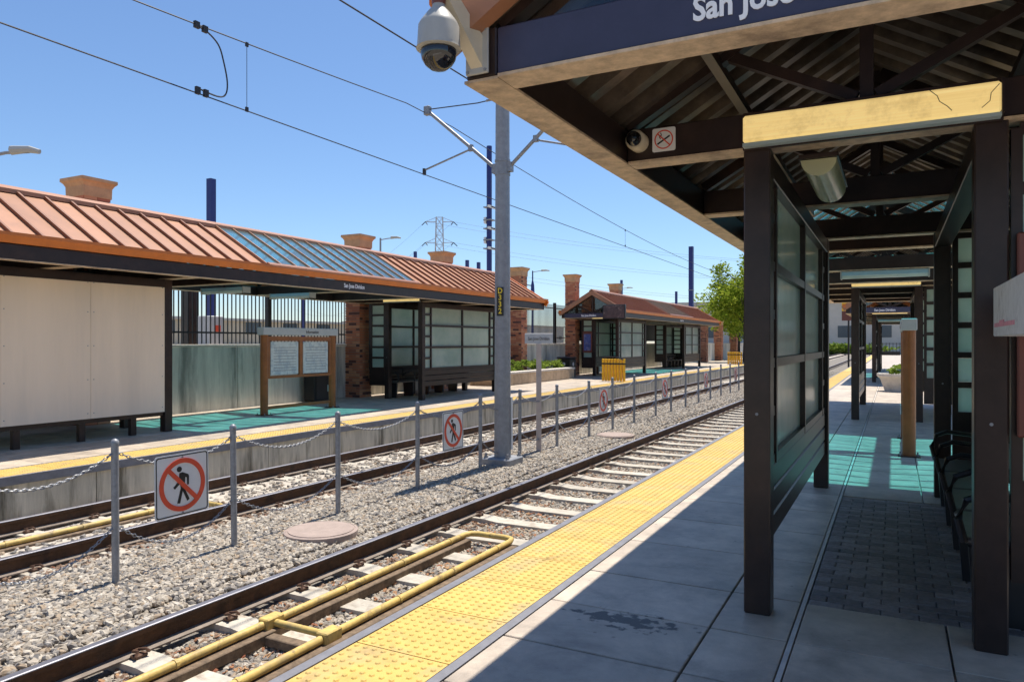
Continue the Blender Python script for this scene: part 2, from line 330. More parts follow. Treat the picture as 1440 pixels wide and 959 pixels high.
ORD = ['first', 'second', 'third', 'fourth', 'fifth', 'sixth', 'seventh', 'eighth', 'ninth', 'tenth', 'eleventh', 'twelfth', 'thirteenth', 'fourteenth', 'fifteenth', 'sixteenth', 'seventeenth', 'eighteenth', 'nineteenth', 'twentieth']

# ------------------------------------------------------------------ setting: ground, beds
EDGE_N, EDGE_F = -2.60, -9.33
struct(put('ground', B().box(-1500, 1500, -200, 2500, -1.3, -.80), 'ground'))
struct(put('upper_ground', B().box(-900, -14.45, -60, 900, -.79, 1.42), 'ground'))
def bed(name, x0, x1, nx, prof, m):
    b = B(); ys = [-3 + .5 * i for i in range(90)] + [42 + 4 * i for i in range(40)]
    xs = [x0 + (x1 - x0) * i / nx for i in range(nx + 1)]
    g = [[b.bm.verts.new((x, y, prof(x) + rnd.uniform(-.012, .012))) for x in xs] for y in ys]
    for r0, r1 in zip(g, g[1:]):
        for i in range(nx): b.bm.faces.new((r0[i], r0[i + 1], r1[i + 1], r1[i]))
    return put(name, b, m)
def prof(x):
    if x > -4.85: return -.625
    if x > -5.3: return -.625 + .085 * (-4.85 - x) / .45
    if x > -6.7: return -.54 + .02 * math.cos((x + 6) * 2)
    return -.575
struct(bed('ballast_bed', -7.0, -2.62, 14, prof, 'ballast'))
struct(bed('sandy_track_bed', -9.30, -7.0, 8, lambda x: -.572, 'sand'))

# ------------------------------------------------------------------ ballast stones (geometry nodes)
def scatter(name, label_mat, strips, rmin, rmax, seed, flat=.65):
    b = B(); dens = []
    for x0, x1, y0, y1, z, d in strips:
        b.quad((x0, y0, z), (x1, y0, z), (x1, y1, z), (x0, y1, z)); dens.append(d)
    me = b.bm; m2 = bpy.data.meshes.new(name); me.to_mesh(m2); me.free()
    at = m2.attributes.new('dens', 'FLOAT', 'FACE')
    for i, d in enumerate(dens): at.data[i].value = d
    o = bpy.data.objects.new(name, m2); C.objects.link(o); o['kind'] = 'stuff'
    t = bpy.data.node_groups.new(name + '_nodes', 'GeometryNodeTree')
    t.interface.new_socket('Geometry', in_out='INPUT', socket_type='NodeSocketGeometry'); t.interface.new_socket('Geometry', in_out='OUTPUT', socket_type='NodeSocketGeometry')
    n = t.nodes; l = t.links; gi = n.new('NodeGroupInput'); go = n.new('NodeGroupOutput')
    na = n.new('GeometryNodeInputNamedAttribute'); na.data_type = 'FLOAT'; na.inputs['Name'].default_value = 'dens'
    di = n.new('GeometryNodeDistributePointsOnFaces'); di.inputs['Seed'].default_value = seed
    l.new(gi.outputs[0], di.inputs['Mesh']); l.new(na.outputs['Attribute'], di.inputs['Density'])
    ico = n.new('GeometryNodeMeshIcoSphere'); ico.inputs['Subdivisions'].default_value = 2; ico.inputs['Radius'].default_value = 1
    nz = n.new('ShaderNodeTexNoise'); nz.inputs['Scale'].default_value = 1.1; nz.inputs['Detail'].default_value = 1
    sb = n.new('ShaderNodeVectorMath'); sb.operation = 'SUBTRACT'; sb.inputs[1].default_value = (.5, .5, .5); l.new(nz.outputs['Color'], sb.inputs[0])
    ss = n.new('ShaderNodeVectorMath'); ss.operation = 'SCALE'; ss.inputs['Scale'].default_value = 1.5; l.new(sb.outputs[0], ss.inputs[0])
    sp = n.new('GeometryNodeSetPosition'); l.new(ico.outputs[0], sp.inputs['Geometry']); l.new(ss.outputs[0], sp.inputs['Offset'])
    sm = n.new('GeometryNodeSetMaterial'); sm.inputs['Material'].default_value = M[label_mat]; l.new(sp.outputs[0], sm.inputs['Geometry'])
    shs = n.new('GeometryNodeSetShadeSmooth'); shs.inputs['Shade Smooth'].default_value = False; l.new(sm.outputs[0], shs.inputs['Geometry'])
    ip = n.new('GeometryNodeInstanceOnPoints'); l.new(di.outputs['Points'], ip.inputs['Points']); l.new(shs.outputs[0], ip.inputs['Instance'])
    rr = n.new('FunctionNodeRandomValue'); rr.data_type = 'FLOAT_VECTOR'; rr.inputs[0].default_value = (-.5, -.5, 0); rr.inputs[1].default_value = (.5, .5, 6.283); rr.inputs['Seed'].default_value = seed + 1
    l.new(rr.outputs[0], ip.inputs['Rotation'])
    rs = n.new('FunctionNodeRandomValue'); rs.data_type = 'FLOAT_VECTOR'; rs.inputs[0].default_value = (rmin, rmin * .7, rmin * flat); rs.inputs[1].default_value = (rmax, rmax * .8, rmax * flat); rs.inputs['Seed'].default_value = seed + 2
    l.new(rs.outputs[0], ip.inputs['Scale']); l.new(ip.outputs[0], go.inputs[0])
    md = o.modifiers.new('scatter', 'NODES'); md.node_group = t
    return o
st = []
for (x0, x1, z, k) in ((-4.60, -3.25, -.612, .8), (-3.15, -2.64, -.612, .7)) + tuple((-6.9 + .15 * k, -6.75 + .15 * k, prof(-6.825 + .15 * k) + .018, .6 if k < 1 else 1.) for k in range(14)) + ((-7.08, -6.9, -.56, .5),):
    for (y0, y1, d) in ((.5, 9, 1050), (9, 18, 750), (18, 40, 360)): st.append((x0, x1, y0, y1, z, d * k))
for (y0, y1, d) in ((2, 18, 130), (18, 40, 80)): st.append((-8.6, -7.35, y0, y1, -.565, d)); st.append((-9.3, -8.9, y0, y1, -.565, d * 1.5))
g = scatter('ballast_gravel', 'stones', st, .022, .048, 3); g['label'] = 'loose grey and tan track ballast stones'
rs = []
for (x0, x1, k) in ((-4.60, -4.34, 1.), (-3.50, -3.25, 1.), (-4.95, -4.72, .5), (-7.2, -6.95, .6)):
    for (y0, y1, d) in ((.5, 9, 330), (9, 18, 230), (18, 40, 110)): rs.append((x0, x1, y0, y1, -.606 if x0 > -4.7 else -.555, d * k))
g = scatter('rusty_gravel', 'ruststone', rs, .020, .044, 14); g['label'] = 'rust stained ballast stones close to the rails'
g = scatter('leaf_litter', 'litter', [(-4.58, -3.25, .8, 9, -.588, 160), (-3.15, -2.64, .8, 9, -.588, 120), (-4.58, -2.7, 9, 20, -.588, 50), (-7.1, -6.8, 3, 14, -.548, 30)], .010, .030, 9, .25)
g['label'] = 'dry brown leaf litter lying between the rails'

# ------------------------------------------------------------------ tracks
def rail_mesh(parts):
    b = B(); y0, y1 = -3, 200
    for p in parts: b.prism(p, y0, y1)
    return b
def track(name, xc):
    root = bpy.data.objects.new(name, None); C.objects.link(root); root.location = (xc, 0, 0); struct(root)
    for sx in (-.75, .75):
        r = put('rail', lambda: rail_mesh([[(-.009, -.515), (.009, -.515), (.009, -.425), (-.009, -.425)], [(-.036, -.418), (-.036, -.400), (-.010, -.425), (.010, -.425), (.036, -.400), (.036, -.418)][:0] or [(-.036, -.415), (.036, -.415), (.036, -.387), (-.036, -.387)]]), 'rust', root, (sx, 0, 0), key='railweb')
        put('rail_head', lambda: rail_mesh([[(-.036, -.386), (.036, -.386), (.034, -.380), (.026, -.376), (-.026, -.376), (-.034, -.380)]]), 'railhead', r, key='railhead')
        put('rail_foot', lambda: rail_mesh([[(-.07, -.54), (.07, -.54), (.07, -.528), (.012, -.514), (-.012, -.514), (-.07, -.528)]]), 'railfoot', r, key='railfoot')
    def sl():
        b = B()   # prestressed sleeper: higher rail seats, waist in the middle
        prof = [(-1.25, -.545), (-.95, -.540), (-.52, -.542), (-.35, -.562), (.35, -.562), (.52, -.542), (.95, -.540), (1.25, -.545), (1.25, -.72), (-1.25, -.72)]
        b.prism(prof, -.115, .115)
        return b
    def clips():
        b = B()
        for rx in (-.75, .75):
            for sg in (-1, 1):
                x = rx + sg * .105
                b.box(x - .03, x + .03, -.05, .05, -.54, -.515, .006)
                b.tube([(x + sg * .035, -.05, -.515), (x + sg * .03, -.03, -.485), (x - sg * .035, -.02, -.50), (x - sg * .035, .02, -.50), (x + sg * .03, .03, -.485), (x + sg * .035, .055, -.51)], .011, 6)
        return b
    y = 3.22 - 3 * .765
    k = 0
    while y < 60:
        s = put('sleeper', sl, 'sleeper', root, (rnd.uniform(-.01, .01), y, 0), rnd.uniform(-.01, .01), key='sleeper')
        if y < 34: put('rail_clip', clips, 'clip', s, key='clips')
        y += .765; k += 1
    return root
track('railway_track', -3.90); track('railway_track', -8.0)

# yellow pipe loops lying in the tracks
def pipe_frame(xa, xb, y0, y1, cross, label, z):
    t = thing('yellow_pipe_loop', label, 'pipe', (0, 0, 0), group='yellow pipe loops in the tracks')
    r = .03
    pts = [(xa, y0, z), (xa, y1 - .12, z), (xa + .03, y1 - .03, z), (xa + .12, y1, z), (xb - .12, y1, z), (xb - .03, y1 - .03, z), (xb, y1 - .12, z), (xb, y0, z)]
    put('pipe', B().tube(pts, r, 10), 'pipe', t, smooth=True)
    for x in (xa, xb):
        put('timber', B().box(x - .02, x + .09, y0, y1 - .12, z - .11, z - .032, .006), 'wood', t)
        y = y0 + .5
        while y < y1 - .3:
            put('coupling', B().tube([(0, -.012, 0), (0, .012, 0)], r + .005, 10), 'pipe', t, (x, y, z), key='coupl%.2f' % z); y += .82
    if cross:
        put('cross_pipe', B().tube([(xa, cross, z), (xb, cross, z)], r * .9, 10), 'pipe', t, smooth=True)
        for x in (xa, xb): put('tee_block', B().box(x - .05, x + .05, cross - .085, cross + .085, z - .06, z + .045, .008), 'pipe', t)
        put('cross_timber', B().box(xa + .1, xb - .05, cross - .16, cross - .07, z - .11, z - .04, .006), 'wood', t)
    return t
pipe_frame(-4.11, -3.55, .2, 6.85, 3.98, 'yellow pipe loop with cross pipe lying in the near track', -.475)
pipe_frame(-8.2, -7.6, .5, 6.6, None, 'yellow pipe loop lying in the far track behind the chain posts', -.50)

# ------------------------------------------------------------------ platforms
def platform(name, edge, s):
    """s=+1: platform lies on the +X side of its edge"""
    X = lambda d: edge + s * d
    xr = lambda a, b: (min(X(a), X(b)), max(X(a), X(b)))
    root = bpy.data.objects.new(name, None); C.objects.link(root); root.location = (0, 0, 0); struct(root)
    depth = 8. if s > 0 else 4.98
    a, b_ = xr(.06, depth); put('platform_base', B().box(a, b_, -4, 105, -.79, -.045), 'edge', root)
    y = -3.
    i = 0
    while y < 60:     # wall panels below the edge
        a, b_ = xr(.03, .10); put('wall_panel', B().box(a, b_, y + .006, y + 1.494, -.79, -.102), 'platwall', root); y += 1.5
    a, b_ = xr(.03, .10); put('wall_panel', B().box(a, b_, 60, 105, -.79, -.102), 'platwall', root)
    a, b_ = xr(-.01, .05); put('nosing', B().box(a, b_, -4, 105, -.10, .006), 'nose', root)
    def tile():
        b = B(); b.box(-.292, .292, .004, .606, -.045, 0)
        for ix in range(10):
            for iy in range(10):
                x = -.292 + (ix + .5) * .0584; yy = .004 + (iy + .5) * .0602
                b.bm.verts.ensure_lookup_table()
                top = [b.bm.verts.new((x + .011 * math.cos(k * math.pi / 3), yy + .011 * math.sin(k * math.pi / 3), .006)) for k in range(6)]
                bot = [b.bm.verts.new((x + .018 * math.cos(k * math.pi / 3), yy + .018 * math.sin(k * math.pi / 3), -.0005)) for k in range(6)]
                b.bm.faces.new(top)
                for k in range(6): b.bm.faces.new((bot[k], bot[(k + 1) % 6], top[(k + 1) % 6], top[k]))
        return b
    y = -1.2
    while y < 45: put('tactile_tile', tile, 'yellow', root, (X(.345), y, 0), key='tile'); y += .61
    a, b_ = xr(.053, .637); put('tactile_tile', B().box(a, b_, y, 105, -.045, 0), 'yellow', root)
    a, b_ = xr(.642, .698); put('edge_strip', B().box(a, b_, -4, 105, -.045, .001), 'nose', root)
    ys = [-2.2, -1.3, -.4, .5, 1.4, 2.3, 2.91, 3.52, 4.15, 4.81, 5.70, 6.58, 7.47]
    while ys[-1] < 56: ys.append(ys[-1] + .9)
    j = .006
    cols = [(.698, 1.68), (1.68, 2.095)] + ([(2.125, 2.86), (2.86, 3.7), (3.7, 4.6), (4.6, 6.2), (6.2, 7.95)] if s > 0 else [(2.125, 3.4), (3.4, 4.9)])
    for y0, y1 in zip(ys, ys[1:]):
        for ci, (c0, c1) in enumerate(cols):
            if s > 0 and c0 > 2.1 and c0 < 3.6 and 4.8 <= y0 < 8.3: continue
            a, b_ = xr(c0 + j, c1 - j)
            put('paving_slab', B().box(-(b_ - a) / 2, (b_ - a) / 2, -(y1 - y0) / 2 + j, (y1 - y0) / 2 - j, -.045, 0, .004), 'slab', root, ((a + b_) / 2, (y0 + y1) / 2, rnd.uniform(-.0012, .0012)), key='slab%.3f_%.3f' % (b_ - a, y1 - y0))
    a, b_ = xr(.735, depth - .02); put('paving_apron', B().box(a, b_, ys[-1] + .02, 105, -.045, 0), 'slab', root)
    a, b_ = xr(2.098, 2.122); put('joint_strip', B().box(a, b_, -4, 56, -.045, -.001), 'edge', root)
    if s > 0:
        def br(): return B().box(-.098, .098, -.048, .048, -.05, 0, .006)
        y = 4.86; r = 0
        while y < 8.32:
            x = X(2.13) + .1 + (.1 if r % 2 else 0)
            if r % 2: put('paver', lambda: B().box(-.048, .048, -.048, .048, -.05, 0, .006), 'brickpave', root, (X(2.13) + .049, y, -.001), key='halfpaver')
            while x < X(3.66):
                put('paver', br, 'brickpave', root, (x, y, rnd.uniform(-.0035, .001)), rnd.uniform(-.012, .012), key='paver')
                x += .2005
            y += .1005; r += 1
    return root
platform('platform', EDGE_N, 1)
platform('platform', EDGE_F, -1)

# ------------------------------------------------------------------ retaining wall, piers and fence behind the far platform
WX = -14.30
t = thing('retaining_wall', 'stained grey concrete retaining wall behind the far platform', 'wall', (WX, 0, 0))
y = 1.8
while y < 110:
    put('wall_panel', lambda: B().box(-.12, .0, .008, 3.642, -.5, 1.50), 'wall', t, (0, y, 0), key='rwall')
    put('coping', lambda: B().box(-.16, .04, 0, 3.65, 1.503, 1.56, .008), 'edge', t, (0, y, 0), key='rcop'); y += 3.65
def brick_pier(y, x, w_, h, label):
    t = thing('brick_pier', label, 'brick pier', (x, y, 0), group='brick piers along the retaining wall')
    me = None
    key = 'pier%.1f%.1f' % (w_, h)
    if key not in CACHE:
        b = B(); cols = []
        nb = max(2, round(w_ / .22)); L = w_ / nb; z = .0; r = 0
        rr = random.Random(5)
        b.box(-w_ / 2 + .02, w_ / 2 - .02, -w_ / 2 + .02, w_ / 2 - .02, 0, h); cols += [(.28, .22, .18)] * 6
        while z < h - .07:
            off = (L / 2 if r % 2 else 0)
            for face in range(4):
                k = -w_ / 2 - off
                while k < w_ / 2 - .01:
                    k0 = max(k, -w_ / 2); k1 = min(k + L, w_ / 2)
                    if k1 - k0 > .03:
                        d = w_ / 2 + rr.uniform(-.002, .008); g_ = .006
                        if face == 0: b.box(k0 + g_, k1 - g_, -d, -w_ / 2 + .04, z + .005, z + .07)
                        elif face == 1: b.box(k0 + g_, k1 - g_, w_ / 2 - .04, d, z + .005, z + .07)
                        elif face == 2: b.box(-d, -w_ / 2 + .04, k0 + g_, k1 - g_, z + .005, z + .07)
                        else: b.box(w_ / 2 - .04, d, k0 + g_, k1 - g_, z + .005, z + .07)
                        v = rr.random(); c = (.50, .19, .10) if v < .45 else ((.58, .28, .15) if v < .7 else ((.40, .15, .09) if v < .9 else (.13, .06, .05)))
                        cols += [c] * 6
                    k += L
            z += .078; r += 1
        me = b.mesh('brickwork'); at = me.attributes.new('bcol', 'FLOAT_COLOR', 'FACE')
        for i, c in enumerate(cols): at.data[i].color = (*c, 1)
        CACHE[key] = me
    o = bpy.data.objects.new('brickwork', CACHE[key]); C.objects.link(o); o.parent = t; o['kind'] = 'stuff'
    if not o.data.materials: o.data.materials.append(M['brick'])
    a = w_ / 2
    def cap():
        b = B(); pr = [(a + .015, h - .32), (a + .02, h - .12), (a + .05, h - .06), (a + .09, h - .02), (a + .09, h + .04)]
        rings = [[b.bm.verts.new((sx * r_, sy * r_, z)) for sx, sy in ((-1, -1), (1, -1), (1, 1), (-1, 1))] for r_, z in pr]
        for p, q in zip(rings, rings[1:]):
            for k in range(4): b.bm.faces.new((p[k], p[(k + 1) % 4], q[(k + 1) % 4], q[k]))
        b.bm.faces.new(rings[0][::-1]); b.bm.faces.new(rings[-1]); return b
    put('cap', cap, 'cap', t, key='cap' + key)
    return t
for (y, w_, h, lb) in ((8.85, .54, 4.75, 'tan pier cap rising above the left end of the copper roof'), (17.0, .54, 4.72, 'brick pier standing left of the frosted glass screen with tan cap above the skylight'),
                   (21.5, .54, 4.7, 'brick pier whose cap shows just left of the lattice tower'), (27.4, .54, 4.7, 'brick pier partly hidden behind the grey catenary pole'),
                   (33.2, .54, 4.9, 'tall brick pier standing alone left of the second gabled shelter'), (39.5, .54, 4.9, 'brick pier whose tan cap peeks over the second shelter gable'),
                   (61, .7, 3.5, 'low brick pier just past the end of the second shelter'), (67, .7, 3.5, 'low brick pier behind the tree trunk, second past the shelter'),
                   (74, .7, 3.5, 'low brick pier behind the tree, third past the shelter'), (82, .7, 3.5, 'low brick pier behind the tree, fourth past the shelter'), (91, .7, 3.5, 'low brick pier farthest right, beside the near post')):
    brick_pier(y, WX + .26, w_, h, lb)
t = thing('picket_fence', 'black metal picket fence on top of the retaining wall', 'fence', (WX - .06, 0, 0))
put('rail', B().box(-.02, .02, 2, 60, 1.82, 1.86), 'fence', t); put('rail', B().box(-.02, .02, 2, 60, 3.22, 3.26), 'fence', t)
y = 10.
while y < 46:
    put('picket', lambda: B().box(-.011, .011, -.011, .011, 1.575, 3.42), 'fence', t, (0, y, 0), key='picket'); y += .125
y = 10.2
while y < 58:
    put('fence_post', lambda: B().box(-.06, .06, -.06, .06, 1.565, 3.5), 'fence', t, (-.001, y, 0), key='fpost'); y += 3.6
# fence mesh screening on the stretch behind the second shelter
put('screen_cloth', B().box(-.05, -.035, 34, 60, 1.7, 3.3), 'fence', t)

# ------------------------------------------------------------------ station shelters
L = 20.1; EX, EZ, RZ = 1.56, 3.05, 3.97          # eave half width, eave and ridge heights
BB, BT = 2.75, 2.96                              # beam bottom and top
TR = [.075, 1.8, 3.92, 6.04, 7.25, 10.05, 12.75, 14.1, 16.2, 18.3, 20.025]
PITCH = L / 48
SK0, SK1 = 18, 30                                # skylight pans
def slope(side, a0, a1, y0, y1, n0, n1):
    """solid on a roof slope: a 0..1 eave to ridge, n offsets along the normal"""
    e = Vector((side * EX, 0, EZ)); r = Vector((0, 0, RZ)); nrm = Vector((side * (RZ - EZ), 0, EX)).normalized()
    P = lambda a, y, n: e.lerp(r, a) + Vector((0, y, 0)) + nrm * n
    return [P(a0, y0, n0), P(a1, y0, n0), P(a1, y1, n0), P(a0, y1, n0), P(a0, y0, n1), P(a1, y0, n1), P(a1, y1, n1), P(a0, y1, n1)]
def screen(parent, x, y0, y1, rows_small=6, side=1, key='scr'):
    """framed frosted screen in the plane x, between two posts"""
    Ln = y1 - y0; z0, z1 = .86, 2.70; ns = .34
    def fr():
        b = B(); w_ = .05
        for yy in (0, ns, Ln / 2, Ln - ns, Ln): b.box(-.048, .048, max(0, yy - w_ / 2), min(Ln, yy + w_ / 2), z0 - .03, z1)
        for k in range(4):
            z = z0 + (z1 - z0) * k / 3
            b.box(-.044, .044, ns, Ln - ns, z - .03, z + .03)
        for k in range(rows_small + 1):
            z = z0 + (z1 - z0) * k / rows_small
            b.box(-.04, .04, .02, ns, z - .03, z + .03); b.box(-.04, .04, Ln - ns, Ln - .02, z - .03, z + .03)
        return b
    f = put('screen_frame', fr, 'dark', parent, (x, y0, 0), key=key + 'f')
    h3 = (z1 - z0) / 3; h6 = (z1 - z0) / rows_small
    for k in range(3):
        for c in range(2):
            wd = Ln / 2 - ns - .05
            put('pane', lambda: B().box(-.006, .006, -wd / 2, wd / 2, .032, h3 - .032), 'frost', f, (0, ns + .025 + wd / 2 + c * (wd + .05), z0 + k * h3), key=key + 'pw')
    for k in range(rows_small):
        for yy in ((ns) / 2 + .012, Ln - ns / 2 - .012):
            put('pane', lambda: B().box(-.006, .006, -.135, .135, .032, h6 - .032), 'frost', f, (0, yy, z0 + k * h6), key=key + 'ps')
    for k in range(3):
        put('panel_board', lambda: B().box(-.042, .042, .0, Ln, .005, .150, .010), 'dark', f, (0, 0, .37 + k * .155), key=key + 'pb')
    if key == 'bscr': put('foot', lambda: B().box(-.05, .05, -.08, .08, 0, .37), 'dark', f, (0, Ln / 2, 0), key='scrfoot')
    return f
def wing(parent, x0, x1, y, poster=False):
    wd = x1 - x0; z0, z1 = .86, 2.70
    def fr():
        b = B(); b.box(0, .05, -.03, .03, .37, z1); b.box(wd - .05, wd, -.03, .03, .37, z1)
        for k in range(7):
            z = z0 + (z1 - z0) * k / 6; b.box(.04, wd - .04, -.028, .028, z - .03, z + .03)
        b.box(.04, wd - .04, -.027, .027, .37, z0 - .02); return b
    f = put('wing_frame', fr, 'dark', parent, (x0, y, 0), key='wing%.3f' % wd)
    h = (z1 - z0) / 6
    for k in range(6):
        put('pane', lambda: B().box(.052, wd - .052, -.006, .006, .032, h - .032), 'frost', f, (0, 0, z0 + k * h), key='wingp%.3f' % wd)
    if poster:
        c = put('poster_case', lambda: B().box(.02, wd - .01, -.085, -.04, 1.12, 2.16, .008), 'maroon', f, key='pcase')
        put('poster', lambda: B().box(.09, wd - .08, -.090, -.086, 1.22, 2.02), 'bluepaper', c, key='pposter')
    return f
def shelter(label, cx, y0, s, board=False, monitor=False):
    t = thing('station_shelter', label, 'shelter', (cx, y0, 0), group='gabled platform shelters')
    X = lambda v: s * v
    bx = lambda x0, x1, *r: (min(X(x0), X(x1)), max(X(x0), X(x1))) + r
    PY = (1.8, 6.04, 14.1, 18.3)
    for yy in PY:
        for xx in (-.58, .58):
            p = put('post', lambda: B().box(-.075, .075, -.075, .075, 0, BB, .008), 'dark', t, (X(xx), yy, 0), key='post')
            put('bolt', lambda: B().tube([(0, -.08, 0), (0, -.074, 0)], .009, 8), 'steel', p, (0, 0, 1.18), key='bolt')
    for xx in (-1.455, 1.455):
        e = put('eave_beam', lambda: B().box(-.075, .075, 0, L, BB, BT, .006), 'dark', t, (xx, 0, 0), key='eave')
        put('ground_bounce_plate', lambda: B().box(-.085, .085, 0, L, BB - .014, BB - .002), 'trim_and_bounce', e, key='eavepl')  # plate added under the beam, bounced ground light painted as its tan
        gs = 1 if xx > 0 else -1
        put('gutter', lambda: B().prism([(gs * .08, BT + .003), (gs * .13, BT + .003), (gs * .19, BT + .10), (gs * .19, BT + .145), (gs * .07, BT + .145)], -.12, L + .12), 'gutter', t, (xx, 0, 0), key='gut%d' % gs)
    for yy in TR:
        c = put('cross_beam', lambda: B().box(-1.378, 1.378, -.072, .072, BB + .004, BT - .004, .006), 'navy' if yy < .1 else 'dark', t, (0, yy, 0), key='xb' if yy > .1 else 'xbn')
        put('ground_bounce_plate', lambda: B().box(-1.368, 1.368, -.085, .085, BB - .012, BB + .002), 'trim_and_bounce', c, key='xbp')  # added plate again, its tan carries the bounced light on the underside
        for sd in (-1, 1):
            put('rafter', lambda: B().bar((sd * 1.40, 0, BT + .05), (sd * .03, 0, RZ - .19), .075, .11), 'dark', t, (0, yy, 0), key='raf%d' % sd)
            put('web_brace', lambda: B().bar((sd * .05, 0, BT + .02), (sd * .80, 0, 3.36), .06, .06), 'dark', t, (0, yy, 0), key='web%d' % sd)
        put('king_post', lambda: B().box(-.035, .035, -.036, .036, BT, RZ - .16), 'dark', t, (0, yy, 0), key='king')
    for sd in (-1, 1):
        put('purlin', lambda: B().box(-.03, .03, .1, SK0 * PITCH, 3.25, 3.31), 'dark', t, (sd * .82, 0, 0), key='purl'); put('purlin', lambda: B().box(-.03, .03, SK1 * PITCH, L - .1, 3.25, 3.31), 'dark', t, (sd * .82, 0, 0), key='purl2')
    for xx in (-.58, .58):      # longitudinal beams over the post rows
        put('plate_beam', lambda: B().box(-.07, .07, 1.8, 6.04, BB - .16, BB - .02, .005), 'dark', t, (X(xx), 0, 0), key='plb')
        put('plate_beam', lambda: B().box(-.07, .07, 14.1, 18.3, BB - .16, BB - .02, .005), 'dark', t, (X(xx), 0, 0), key='plb2')
    # roof
    def deck(sd, ya, yb):
        b = B(); e = Vector((sd * EX, 0, EZ)); r = Vector((0, 0, RZ)); nrm = Vector((sd * (RZ - EZ), 0, EX)).normalized()
        pts = []; y = ya
        while y < yb - .01:
            for dy, n_ in ((0, -.13), (.095, -.13), (.11, -.036), (.265, -.036), (.2815, -.13)):
                if y + dy <= yb: pts.append((y + dy, n_))
            y += .2819
        A = [b.bm.verts.new(e.lerp(r, .0) + Vector((0, y, 0)) + nrm * n_) for y, n_ in pts]; D = [b.bm.verts.new(r + Vector((0, y, 0)) + nrm * n_) for y, n_ in pts]
        for i in range(len(pts) - 1):
            if pts[i + 1][0] - pts[i][0] > .004: b.bm.faces.new((A[i], A[i + 1], D[i + 1], D[i]))
        return b
    for sd in (-1, 1):
        put('roof_deck', lambda: deck(sd, .0, SK0 * PITCH), 'deck', t, key='deck%da' % sd); put('roof_deck', lambda: deck(sd, SK1 * PITCH, L), 'deck', t, key='deck%db' % sd)
        for k in range(48):
            if SK0 <= k < SK1:
                put('skylight_pane', lambda: B().hull8(slope(sd, .05, .955, .013, PITCH - .013, .02, .028)), 'skyglass', t, (0, k * PITCH, 0), key='skp%d' % sd)
                put('skylight_bar', lambda: B().hull8(slope(sd, .05, .955, -.012, .012, .0, .055)), 'roof', t, (0, k * PITCH, 0), key='skb%d' % sd)
            else:
                p = put('roof_pan', lambda: B().hull8(slope(sd, -.035, .985, .002, PITCH - .002, -.03, 0)), 'roof', t, (0, k * PITCH, 0), key='pan%d' % sd)
                put('standing_seam', lambda: B().hull8(slope(sd, -.02, .94, -.018, .018, .0005, .05)), 'seam', p, key='seam%d' % sd)
        for ya, yb, a0, a1 in ((SK0 * PITCH, SK1 * PITCH, -.035, .048), (SK0 * PITCH, SK1 * PITCH, .957, .985)):
            put('skylight_curb', lambda: B().hull8(slope(sd, a0, a1, ya, yb, -.04, .075)), 'seam', t, key='curb%d%.2f' % (sd, a0))
        for ya in (-.1, L + .015):
            put('rake_board', lambda: B().hull8(slope(sd, -.07, .99, ya, ya + .085, -.16, .03)), 'gutter' if ya > 1 else 'roof', t, key='rake%d%.1f' % (sd, ya))
        for yy in (.075, L - .075):
            # gable glazing behind the truss members
            put('gable_pane', lambda: B().prism([(sd * .06, BT + .07), (sd * .72, 3.36), (sd * .06, RZ - .26)], -.008, .008), 'gableglass', t, (0, yy, 0), key='gp1%d' % sd)
            put('gable_pane', lambda: B().prism([(sd * .18, BT + .012), (sd * 1.26, BT + .012), (sd * .83, 3.30)], -.008, .008), 'gableglass', t, (0, yy, 0), key='gp2%d' % sd)
    put('ridge_cap', lambda: B().prism([(-.11, RZ - .045), (0, RZ + .02), (.11, RZ - .045), (.11, RZ + .02), (0, RZ + .085), (-.11, RZ + .02)], -.1, L + .1), 'roof', t, key='ridge')
    # screens: track side, wings and back
    for (ya, yb) in ((1.876, 5.964), (14.176, 18.224)):
        if board and ya < 3:
            bd = put('board_frame', B().box(-.03, .03, ya, yb, .29, .36), 'dark', t, (X(-.58), 0, 0))
            n_ = 3; wd = (yb - ya) / n_
            for k in range(n_): put('board', lambda: B().box(-.012, .012, .003, wd - .003, .362, 2.66), 'cream', bd, (s * -.05, ya + k * wd, 0), key='wboard')
            for k in range(n_):
                for a_ in (.05, wd - .05):
                    for zz in (.45, 1.0, 1.55, 2.1, 2.58): put('screw', lambda: B().tube([(s * -.062, 0, 0), (s * -.066, 0, 0)], .009, 6), 'steel', bd, (0, ya + k * wd + a_, zz), key='bscrew')
            for yy in (ya + .6, ya + 1.6, ya + 2.6, ya + 3.5): put('foot', B().box(-.04, .04, -.05, .05, 0, .29), 'dark', bd, (0, yy, 0))
        else: screen(t, X(-.58), ya, yb, key='scr')
        screen(t, X(1.22), ya - .08, yb + .08, key='bscr')
    for i, yy in enumerate(PY):
        x0, x1 = sorted((X(.67), X(1.19)))
        wing(t, x0, x1, yy, poster=(i == 0))
    text('lettering', 'San Jose Diridon', .125, 'text', t, (-.535, -.0005, BB + .058), (R(90), 0, 0), .86, .0035, align='LEFT')
    text('lettering', 'San Jose Diridon', .13, 'text', t, (X(-1.455) - s * .077, 10.1, BB + .07), (R(90), 0, R(-90 if s > 0 else 90)), .80, .003)
    return t
CXN, CXF = -.135, -12.25
SH = [shelter('dark steel shelter canopy overhead on the near platform, its gable at top right', CXN, 2.745, 1),
      shelter('copper roofed shelter with boarded first bay at left on the far platform', CXF, 2.745, -1, board=True),
      shelter('copper roofed shelter with glazed gable end on the far platform beside the tree', CXF, 31.3, -1),
      shelter('second shelter on the near platform, seen through the nearest shelter frames', CXN, 31.3, 1)]

